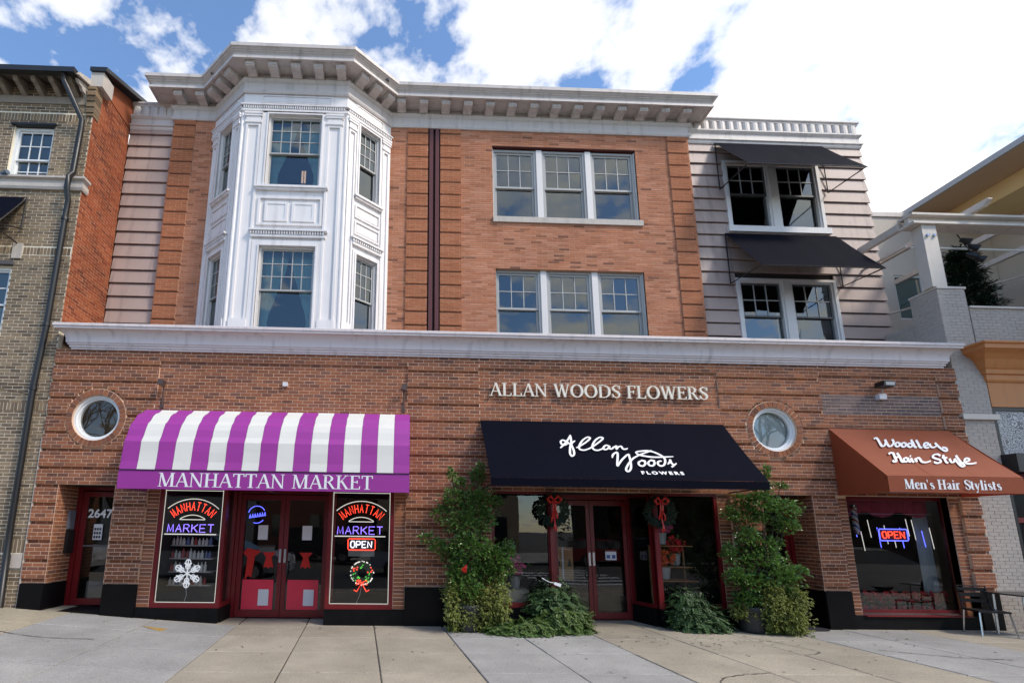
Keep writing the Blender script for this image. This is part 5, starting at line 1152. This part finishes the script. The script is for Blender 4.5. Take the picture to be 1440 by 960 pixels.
# old paint on the slabs and cracks through them
MB().poly([(-4.36, -.62, gz(-4.36) + .0085), (-3.9, -.90, gz(-3.9) + .0085), (-3.22, -.93, gz(-3.22) + .0095), (-3.2, -.66, gz(-3.2) + .0095), (-3.7, -.68, gz(-3.7) + .0085)]).build('paint_stain', mat('ochre paint', (.40, .26, .07), .8, .2, 12, .2, 150), walk)
ck = random.Random(17)
def crack(pts):
    b = MB(); q = catmull([(x, y) for x, y in pts], 6)
    for i in range(len(q) - 1):
        (x0, y0), (x1, y1) = q[i], q[i + 1]; w = ck.uniform(.004, .012); dx, dy = x1 - x0, y1 - y0; l = math.hypot(dx, dy) or 1; nx, ny = -dy / l * w, dx / l * w; j = ck.uniform(-.012, .012)
        b.poly([(x0 + nx, y0 + ny + j, gz(x0) + .0088), (x0 - nx, y0 - ny + j, gz(x0) + .0088), (x1 - nx, y1 - ny + j, gz(x1) + .0088), (x1 + nx, y1 + ny + j, gz(x1) + .0088)])
    b.build('crack', M['soil'], walk)
crack([(3.6, -3.4), (3.75, -3.15), (4.1, -2.95), (4.6, -2.85)]); crack([(5.75, -.7), (6.0, -1.2), (6.15, -1.75), (5.75, -1.95)]); crack([(7.2, -1.6), (7.9, -2.0), (8.6, -2.15)]); crack([(-6.0, -1.6), (-5.2, -1.75), (-4.5, -1.65)])

# ------------------------------------------------------------------ left house
lh = thing('brick_house', 'tan brick house with bracketed eaves and black downspout, far left', 'house', (-8.6, 1, 0))
rects = [(-8.50, -7.655, 8.70, 10.07), (-9.6, -8.04, 5.15, 6.82), (-12, -6.85, 8.52, 8.82)]
sold = [(10.19, 10.39, -12.0, -6.90), (7.06, 7.235, -12.0, -6.90), (3.81, 3.99, -12.0, -6.90), (1.16, 1.42, -12.0, -6.90)]
b_, s_ = courses([(-12.0, -6.90, -.1, 11.2, 0.0)], .2032, .0672, 0, rects=rects + [(a, b, z0, z1) for z0, z1, a, b in sold], seed=21)
_q, s_ = courses([(-12.0, -6.90, -.1, 11.2, 0.0)], .2032, .0672, 0, rects=rects[:2], seed=21)
lay(lh, IDN, b_, s_, M['tan'], M['tanmortar'], 22, singles=300, full=(.2032 - JT, .0672 - JT), skip=lambda p: p.x < -8.9 or p.z < .3 or (p.x < -7.9 and p.z < 4))
sb = []; ss = []
for z0, z1, a, b in sold:
    x = a
    while x < b - .03: sb.append((x + JT / 2, min(x + .0677, b) - JT / 2, z0 + .01, z1 - .01, rnd.uniform(-.003, .003))); x += .0677
    ss.append((a, b, z0 - .03, z1 + .03, .0008))
ss = [(a, b, z0, z1, f + .0006) for a, b, z0, z1, f in ss]
sb = [q for q in sb if not (-8.07 < (q[0] + q[1]) / 2 < -7.88 and 6.9 < q[2] < 7.3)]
lay(lh, IDN, sb, [], M['tan'], M['tanmortar'], 23, mdepth=.1)
MB().box(-8.07, -7.88, -.025, .06, 6.97, 7.30).build('keystone', M['stone'], lh); MB().box(-7.12, -6.93, -.02, .06, .90, 1.155).build('stone_block', M['stone'], lh)
# stone string course with its return round the corner
sp_ = [(0, 8.53), (.05, 8.53), (.07, 8.58), (.07, 8.66), (.04, 8.68), (.04, 8.75), (.10, 8.77), (.10, 8.815), (0, 8.83)]
q = MB(); sweep(q, [(-12, 0), (-6.9, 0), (-6.9, .12)], sp_); q.build('string_course', M['stone'], lh)
# orange party wall, facing right
tf = lambda u, d, z: (-6.885 - d, u, z)
zr = lambda y: 11.25
b_, s_ = courses([(0.0, 1.25, 5.45, 11.13, 0.0), (0.3, 1.25, 11.13, 11.4, 0.0), (.75, 1.25, 11.4, 11.62, 0)], .2032, .0672, 0, seed=24)
lay(lh, tf, b_, s_, M['orange'], M['orangemortar'], 25, depth=.012, mdepth=.013, mname='party_wall_mortar')
MB().box(-11.9, -7.04, .16, 6, -.1, 11.0).build('house_core', M['tan'], lh)
# corbelled pier end, parapet block and raking coping
for i in range(10):
    o = .012 * (i % 2) + .006 * i; MB().box(-7.03, -6.88 + .01 + o * .3, -.03 - o, .15, 10.35 + i * .0672, 10.35 + i * .0672 + .058).build('corbel_brick', M['tan'], lh)
MB().box(-7.02, -6.75, -.06, .30, 11.06, 11.42).build('parapet_block', M['stone'], lh)
cp = MB(); cp.v = [(x, y, z) for x in (-7.04, -6.68) for (y, z) in ((-.10, 11.42), (-.10, 11.52), (3.2, 13.0), (3.2, 12.9))]; cp.f = [(0, 1, 2, 3), (4, 7, 6, 5), (0, 4, 5, 1), (1, 5, 6, 2), (2, 6, 7, 3), (0, 3, 7, 4)]; cp.a = [0] * 6; cp.build('coping', M['black'], lh)
cp = MB(); cp.v = [(x, y, z) for x in (-6.98, -6.872) for (y, z) in ((.38, 11.2), (.38, 11.60), (3.2, 12.86), (3.2, 11.2))]; cp.f = [(0, 1, 2, 3), (4, 7, 6, 5), (0, 4, 5, 1), (1, 5, 6, 2), (0, 3, 7, 4)]; cp.a = [0] * 5; cp.build('parapet', M['orange'], lh)
# eaves: gutter, boarded soffit, rafter tails, rake board
MB().box(-12, -7.06, -.50, -.38, 10.95, 11.07).build('gutter', M['black'], lh)
sl = MB(); sl.v = [(-12, -.42, 11.03), (-7.04, -.42, 11.03), (-7.04, 2.4, 12.5), (-12, 2.4, 12.5)]; sl.f = [(0, 1, 2, 3)]; sl.a = [0]; sl.build('roof', M['roof'], lh)
sl = MB(); sl.v = [(-12, -.38, 10.98), (-7.10, -.38, 10.98), (-7.10, .0, 11.14), (-12, .0, 11.14)]; sl.f = [(0, 1, 2, 3)]; sl.a = [0]; sl.build('soffit', mat('soffit boards', (.14, .115, .095), .8, .1, 5, .1, 60), lh)
for i in range(11):
    x = -7.28 - i * .37; q = MB(lambda u, d, z: (x + d, u, z)); q.prism([(-.36, 10.975), (-.30, 10.90), (-.20, 10.88), (-.10, 10.82), (0, 10.78), (0, 11.10)], -.05, .05); q.build('rafter_tail', mat('rafter', (.30, .25, .20), .7, .1, 5, .1, 60) if not i else bpy.data.materials['rafter'], lh)
MB().box(-12, -7.05, -.02, -.002, 10.62, 10.80).build('frieze_board', bpy.data.materials['rafter'], lh)
rk = MB(lambda u, d, z: (-7.06 + d, u, z)); rk.prism([(-.42, 10.97), (-.40, 11.05), (1.2, 11.88), (1.2, 11.74), (.0, 11.10)], -.02, .05); rk.build('rake_board', M['stone'], lh)
rk = MB(lambda u, d, z: (-7.08 + d, u, z)); rk.prism([(-.34, 10.96), (-.28, 10.90), (-.20, 10.90), (-.14, 10.84), (-.06, 10.85), (0, 10.78), (0, 11.1)], -.06, .0); rk.build('scroll_bracket', M['stone'], lh)
# windows
sash_window(lh, front(.06), -8.50, -7.655, 8.72, 10.06, 9.31, 3, 2, fw=.06, trim='whitesash', sash='whitesash', sw=.035, low=(3, 2))
sash_window(lh, front(.06), -9.2, -8.05, 5.2, 6.80, 6.0, 3, 2, fw=.06, trim='whitesash', sash='whitesash', sw=.035, low=(1, 1))
MB().box(-8.55, -7.62, -.05, .06, 10.07, 10.11).build('lintel', M['black'], lh); MB().box(-9.3, -8.0, -.05, .06, 6.82, 6.90).build('lintel', M['roof'], lh); MB().box(-9.3, -8.02, -.06, .06, 5.05, 5.15).build('sill', M['stone'], lh)
MB().box(-9.4, -7.2, .45, .5, 5, 10.6).build('room', M['interior'], lh)
dp = [(-7.33, -.42, 10.95), (-7.29, -.40, 10.80), (-7.02, -.12, 10.15), (-7.03, -.10, 9.95), (-7.05, -.10, 8.9), (-7.04, -.20, 8.72), (-7.05, -.20, 8.45), (-7.06, -.10, 8.25), (-7.07, -.09, 7.9), (-7.10, -.09, 5.4), (-7.16, -.09, 4.2), (-7.16, -.09, 1.6), (-7.12, -.09, .05)]
MB().tube(dp, .055, 10).build('downspout', M['black'], lh, smooth=True)
for z, x in ((4.2, -7.155), (5.5, -7.10), (7.8, -7.07)): MB().tube([(x, -.09, z), (x, -.09, z + .06)], .066, 10).build('pipe_collar', M['black'], lh)
MB().tube([(-8.5, -.07, 8.83), (-8.36, -.12, 8.85)], .05, 8).build('spot_light', mat('blue grey lamp', (.10, .13, .18), .5, .1, 5, 0), lh)
la = slope_awning('window_awning', 'black awning on the tan brick house at the left edge', -9.6, -7.98, 8.34, -.62, 7.36, 7.30, M['navy'], sides=False, wall=0.0)
MB().tube([(-7.96, -.03, 8.34), (-7.96, -.03, 7.62), (-7.98, -.6, 7.36)], .014).build('arm', M['black'], la)
wr_ = MB()
for z0, x0 in ((4.52, -8.6), (4.42, -8.6)): wr_.tube([(x0, -.02, z0), (-7.9, -.03, z0 - .18), (-7.2, -.02, z0 - .30 + .1 * (z0 > 4.5))], .006, 5)
wr_.build('wire', M['black'], lh)
# ------------------------------------------------------------------ right building
rb = thing('terrace_building', 'pale painted brick building with orange cornice and roof terrace, far right', 'building', (13.5, 1.5, 0))
for q in ((11.21, 11.865, -.1, 4.0, .0), (11.21, 11.865, 4.11, 5.52, 0), (11.865, 16, 5.5, 6.42, .02), (11.215, 11.81, 5.525, 6.84, -.002)):
    b_, s_ = courses([q], .2032, CZ, 0, seed=31); lay(rb, IDN, b_, s_, M['paintbrick'], M['paintmortar'], 32, mdepth=.15)
tf = lambda u, d, z: (11.20 + d, u, z)
for q in ((0.0, .55, 5.5, 6.84, 0), (.55, 4, 5.5, 6.30, .03)):
    b_, s_ = courses([q], .2032, CZ, 0, seed=33); lay(rb, tf, b_, s_, M['paintbrick'], M['paintmortar'], 34, mdepth=.1)
MB().box(11.19, 11.83, -.02, .57, 6.842, 6.89).build('pier_cap', M['pergola'], rb); MB().box(11.85, 16, -.015, .3, 6.422, 6.465).build('parapet_cap', M['pergola'], rb)
MB().box(11.17, 11.93, -.06, .05, 3.99, 4.10).build('pier_band', M['pergola'], rb)
op = [(0, 4.79), (.03, 4.79), (.05, 4.83), (.05, 4.93), (.09, 4.95), (.10, 5.03), (.13, 5.06), (.16, 5.12), (.20, 5.22), (.28, 5.31), (.36, 5.36), (.40, 5.38), (.40, 5.46), (.44, 5.48), (.44, 5.515), (-.05, 5.53)]
q = MB(); sweep(q, [(11.88, .3), (11.88, 0), (16.5, 0)], op); q.build('orange_cornice', M['terracotta'], rb)
MB().box(11.88, 16.5, -.004, .2, 4.27, 4.79).build('frieze', M['terracotta'], rb)
MB().box(11.87, 16.5, .02, .2, 4.20, 4.27).build('head_rail', M['black'], rb); MB().box(11.872, 11.93, .0, .2, 0, 4.2).build('jamb', M['black'], rb)
lc, t, b0 = newmat('lace panel'); gq = N(t, 'ShaderNodeNewGeometry'); vo = N(t, 'ShaderNodeTexVoronoi', i_Scale=5.0); vo2 = N(t, 'ShaderNodeTexNoise', i_Scale=40.0, i_Detail=3.0)
t.links.new(gq.outputs['Position'], vo.inputs['Vector']); t.links.new(gq.outputs['Position'], vo2.inputs['Vector'])
ring = math_(t, 'MULTIPLY', math_(t, 'SINE', math_(t, 'MULTIPLY', vo.outputs['Distance'], 55.0)), .12)
t.links.new(ramp(t, math_(t, 'ADD', vo2.outputs[0], ring), [(.42, (.10, .10, .11)), (.58, (.62, .62, .62))]), b0.inputs['Base Color'])
MB().box(11.93, 16.5, .05, .1, 3.28, 4.2).build('lace_panel', lc, rb)
MB().box(11.84, 16.5, -.25, .05, 2.92, 3.28).build('black_canopy', M['black'], rb)
MB().box(11.93, 16.5, .08, .12, .5, 2.9).build('dark_window', M['plinth'], rb); MB().box(11.93, 16.5, .02, .078, 1.95, 2.05).build('red_rail', M['redframe'], rb); MB().box(11.93, 16.5, -.02, .02, 2.55, 2.90).build('red_valance', mat('maroon cloth', (.16, .02, .045), .7, .1, 4, 0), rb); MB().box(11.87, 16.5, .0, .2, -.1, .5).build('base', M['soffit'], rb)
MB().box(11.4, 16.4, .2, 3.0, -.1, 5.6).build('core', M['stucco'], rb)
# terrace: steel post, beams, rafters with cut ends
pg = MB(); pg.box(11.14, 11.46, .0, .22, 6.892, 8.34); pg.build('post', M['pergola'], rb)
for z in (8.1, 7.85): pass
for x in (11.23, 11.38): MB().lathe(x, -.02, [(0, 8.06), (.028, 8.06), (.028, 8.11), (0, 8.11)], 8).build('bolt', M['steel'], rb)
bm = MB(); bm.box(10.92, 16, -.06, .26, 8.55, 8.60); bm.box(10.94, 16, .06, .14, 8.40, 8.55); bm.box(10.92, 16, -.06, .26, 8.345, 8.398); bm.build('front_beam', M['pergola'], rb)
for x, z in ((10.98, 8.42), (12.3, 8.62), (13.75, 8.62), (15.2, 8.62)):
    q = MB(lambda u, d, z_: (x + d, u, z_)); y0 = -.05 if x < 11 else -.40
    q.prism([(y0 + .12, z), (y0, z + .10), (y0 + .02, z + .13), (3.0, z + .13), (3.0, z)] if x > 11 else [(.262, z - .04), (.262, z + .12), (3.0, z + .12), (3.0, z - .04)], -.05, .05); q.build('rafter', M['pergola'], rb)
MB().tube([(10.95, .2, 7.95), (10.95, 3.0, 7.95)], .03, 8).build('rail', M['pergola'], rb)
MB().tube([(11.4, .5, 8.12), (16, .5, 8.12)], .022, 8).build('rail', M['whitesash'], rb); MB().tube([(13.0, 3.0, 7.6), (16, .3, 8.1)], .025, 8).build('rail', M['pergola'], rb)
# wing behind the terrace
MB().box(11.0, 13.70, 3.0, 3.2, 5.5, 10.72).build('back_wall', M['stucco'], rb); MB().box(14.56, 16.9, 3.0, 3.2, 5.5, 10.72).build('back_wall', M['stucco'], rb); MB().box(13.70, 14.56, 3.0, 3.2, 8.9, 10.72).build('back_wall', M['stucco'], rb); MB().box(13.70, 14.56, 3.0, 3.2, 5.5, 7.58).build('back_wall', M['stucco'], rb)
MB().box(11.0, 16.9, 2.96, 3.25, 10.722, 10.86).build('coping', M['pergola'], rb)
w = MB(front(3.03)).frame(13.70, 14.56, 0, .08, 7.58, 8.90, .045).build('window', M['whitesash'], rb); pane_quad(w, front(3.03), 13.74, 14.52, 7.62, 8.86, .05, M['pane'])
MB().box(13.75, 14.5, 3.15, 3.18, 7.6, 8.88).build('backdrop', mat('teal blind', (.16, .30, .33), .5, .05, 4, 0), w)
MB().box(16.8, 17.0, -3, 2.99, 5.5, 10.5).build('side_wall', M['stucco'], rb)
ev = MB(); ev.box(14.5, 19, -4, 3.3, 10.87, 10.95); ev.build('eave', M['soffit'], rb); MB().box(14.44, 14.5, -4, 3.3, 10.85, 11.0).build('eave_edge', M['sash'], rb); MB().box(15.55, 18, -4, 2.95, 10.42, 10.868).build('yellow_frieze', M['yellow'], rb)
tf = lambda u, d, z: (16.8 + d, u, z)
w = MB(tf).frame(.3, 2.3, -.05, .02, 6.5, 8.5, .12).build('window', M['whitesash'], rb); pane_quad(w, tf, .42, 2.18, 6.62, 8.38, -.02, M['pane'])
MB().box(16.76, 16.799, .42, 2.18, 6.62, 8.38).build('backdrop', M['interior'], w) if 0 else None
# fir tree and lamps on the terrace
xt = thing('fir_tree', 'dark fir tree on the roof terrace behind the parapet', 'tree', (13.35, 1.15, 5.6)); fr_ = random.Random(9); b = MB()
for k in range(3200):
    t_ = fr_.random() ** .75; z = 8.55 - t_ * 2.9; rr = .06 + t_ * .95; a = fr_.uniform(0, 6.283); lay_ = (.65 + .35 * math.sin(z * 14 + a)); r0 = rr * fr_.uniform(.35, 1) * lay_
    p = Vector((13.35 + r0 * math.cos(a), 1.15 + r0 * math.sin(a) * .8, z)); d = Vector((math.cos(a), math.sin(a), .12)).normalized()
    for q in range(5): b.val = fr_.random(); leaf(b, p + d * .04 * q, (d + rv(fr_) * .8).normalized(), Vector((0, 0, 1)), .11, .030)
b.build('crown', M['fir'], xt, attr=True); MB().tube([(13.35, 1.15, 5.62), (13.35, 1.15, 8.5)], [.06, .015], 6).build('trunk', M['wood'], xt)
sp_ = thing('spot_lamps', 'cluster of small black spot lamps under the pergola beam', 'lamp', (12.5, .3, 8.0))
for x, z in ((12.42, 8.20), (12.58, 8.05), (12.5, 7.85), (12.66, 7.78)):
    MB().tube([(x, .35, z + .05), (x + .1, .25, z - .07)], [.05, .075], 8).build('lamp', M['black'], sp_)
MB().tube([(12.3, .3, 8.34), (12.45, .33, 8.15), (12.7, .33, 7.75)], .012, 5).build('cable', M['black'], sp_)
# ------------------------------------------------------------------ the street behind the camera, seen in the glass
def car(label, x, y, m, van=False):
    s = thing('parked_car', label, 'car', (x, y, -.2), 'cars parked along the kerb')
    z0 = gz(x) - .17; H = 1.85 if van else 1.46; L = 4.7
    def shell(pr, w0, w1, nm, mm):
        b = MB(); n = len(pr); b.v = [(x + u, y + s_ * (w0 if z < .95 else w0 + (w1 - w0) * (z - .95) / (H - .95)), z0 + z) for s_ in (-1, 1) for u, z in pr]
        b.f = [tuple(range(n)), tuple(range(2 * n - 1, n - 1, -1))] + [(i, n + i, n + (i + 1) % n, (i + 1) % n) for i in range(n)]; b.a = [0] * len(b.f); return b.build(nm, mm, s)
    shell([(-2.3, .32), (-2.35, .6), (-2.28, .9), (-1.9, .98), (1.0, .99), (1.9, .88), (2.28, .76), (2.35, .5), (2.3, .3)], .88, .88, 'body', m)
    shell([(-1.95, .985), (-1.55 if not van else -2.0, H - .05), (-1.2, H), (.1 if not van else .5, H), (.45 if not van else .8, H - .08), (1.15, .985)], .84, .62, 'cabin_glass', M['carglass'])
    shell([(-1.5, H - .04), (-1.2, H + .012), (.1 if not van else .5, H + .012), (.4, H - .05)], .84, .635, 'roof', m)
    for u in (-1.42, 1.42):
        for s_ in (-1, 1):
            q = MB(lambda a, d, c: (x + u + a, y + s_ * .80 + d, z0 + .33 + c)); q.prism([(.33 * math.cos(t), .33 * math.sin(t)) for t in [2 * math.pi * k / 18 for k in range(18)]], -.1, .1); w = q.build('wheel', M['black'], s)
            q = MB(lambda a, d, c: (x + u + a, y + s_ * .80 + d, z0 + .33 + c)); q.prism([(.2 * math.cos(t), .2 * math.sin(t)) for t in [2 * math.pi * k / 14 for k in range(14)]], -.106, .106); q.build('rim', M['steel'], w)
    for s_ in (-.6, .6): MB().box(x + 2.2, x + 2.345, y + s_ - .16, y + s_ + .16, z0 + .62, z0 + .76).build('headlight', M['paper'], s); 
M['carglass'] = mat('car glass', (.02, .024, .03), .06, .02, 2, 0, 20, spec=.8)
def paint(n, c): return mat('car paint ' + n, c, .22, .02, 2, 0, 20, spec=.7)
car('silver blue car parked at the kerb, mirrored in the market window', -6.1, -6.15, paint('blue', (.40, .46, .54))); car('white van parked at the kerb, mirrored in the market doors', -12.4, -6.6, paint('white', (.7, .7, .7)), True); car('silver car parked at the kerb, mirrored in the barber window', 15.3, -6.6, paint('silver', (.5, .51, .53)))
car('pale blue car behind the camera, mirrored in the right market window', 1.0, -11.8, paint('pale', (.42, .50, .60)), True); car('red car across the street, mirrored in the flower shop glass', 11.5, -17.2, paint('red', (.35, .03, .03))); car('black car across the street, mirrored in the market doors', -4.5, -17.2, paint('black', (.03, .03, .035)), True); car('grey car across the street, mirrored in the flower shop glass', 3.2, -17.2, paint('grey', (.3, .3, .31)))
def bare_tree(label, x, y, h, seed):
    r = random.Random(seed); s = thing('bare_tree', label, 'tree', (x, y, -.05), 'bare street trees'); lim = MB(); tw = MB()
    def grow(p, d, L, rad, dep, mb):
        pts = [p]; 
        for k in range(3): d = (d + rv(r) * .22 + Vector((0, 0, .05))).normalized(); pts.append(pts[-1] + d * L / 3)
        mb.tube([tuple(q) for q in pts], [rad * (1 - .12 * k) for k in range(4)], 6 if dep < 2 else 4)
        if dep < 5:
            for k in range(3 if dep else 4): grow(pts[-1] if k < 2 else pts[2], (d + rv(r) * .95).normalized(), L * r.uniform(.62, .8), rad * .6, dep + 1, tw if dep >= 1 else lim)
    grow(Vector((x, y, -.1)), Vector((0, 0, 1)), h * .33, h * .016, 0, lim)
    lim.build('trunk', M['wood'], s); tw.build('crown', M['wood'], s)
bare_tree('bare street tree mirrored in the right wing windows', 17.5, -10.8, 13, 3); bare_tree('bare street tree mirrored in the pale round window', 12.6, -19.5, 13, 5); bare_tree('bare street tree mirrored in the left house windows', -17, -19.5, 12, 8)
def across(label, x0, x1, h, m, seed):
    s = thing('far_house', label, 'house', ((x0 + x1) / 2, -33, 0), 'houses across the street'); q = random.Random(seed); MB().box(x0, x1, -40, -31, -.1, h).build('wall', m, s); MB().box(x0 - .2, x1 + .2, -31.0, -30.6, h - .3, h).build('cornice', M['cornice'], s)
    n = max(2, int((x1 - x0) / 2.6))
    for f in range(int(h / 3.4)):
        for i in range(n):
            c = x0 + (i + .5) * (x1 - x0) / n; MB().box(c - .5, c + .5, -30.995, -30.9, 1 + f * 3.3, 2.8 + f * 3.3).build('window', M['carglass'], s)
fmts = [mat('far brick', (.20, .075, .05), .9, .1, 2, 0), mat('far buff', (.34, .27, .19), .9, .1, 2, 0), mat('far grey', (.30, .29, .28), .9, .1, 2, 0)]
x = -46
for i, (w, h) in enumerate(((12, 9.5), (9, 8), (13, 10), (10, 7.2), (12, 9))): across(['brick house', 'buff house', 'grey house'][i % 3] + ' number %s from the left across the street, seen only in reflections' % ['one', 'two', 'three', 'four', 'five', 'six', 'seven', 'eight'][i], x, x + w - .4, h, fmts[i % 3], i); x += w

hd = thing('hedge', 'dark evergreen hedge across the street, raised to block the sky mirrored in the barber window', 'hedge', (30, -20.5, 0)); b = MB(); hr = random.Random(2)
leafcloud(b, [(11.5 + i * 2.3, -20.5 + hr.uniform(-.3, .3), 1.8 + hr.uniform(-.1, .3), 1.7, 1.0, 3.8 + hr.uniform(-.8, 1.2)) for i in range(19)], 5000, .28, hr); b.build('leaves', M['fir'], hd, attr=True)  # unseen hedge, made tall to keep low sky out of the shop glass
MB().box(11, 54, -20.9, -20.1, -.1, 4.6).build('hedge_core', M['wood'], hd)  # solid slab added inside the leaves so no sky shows through
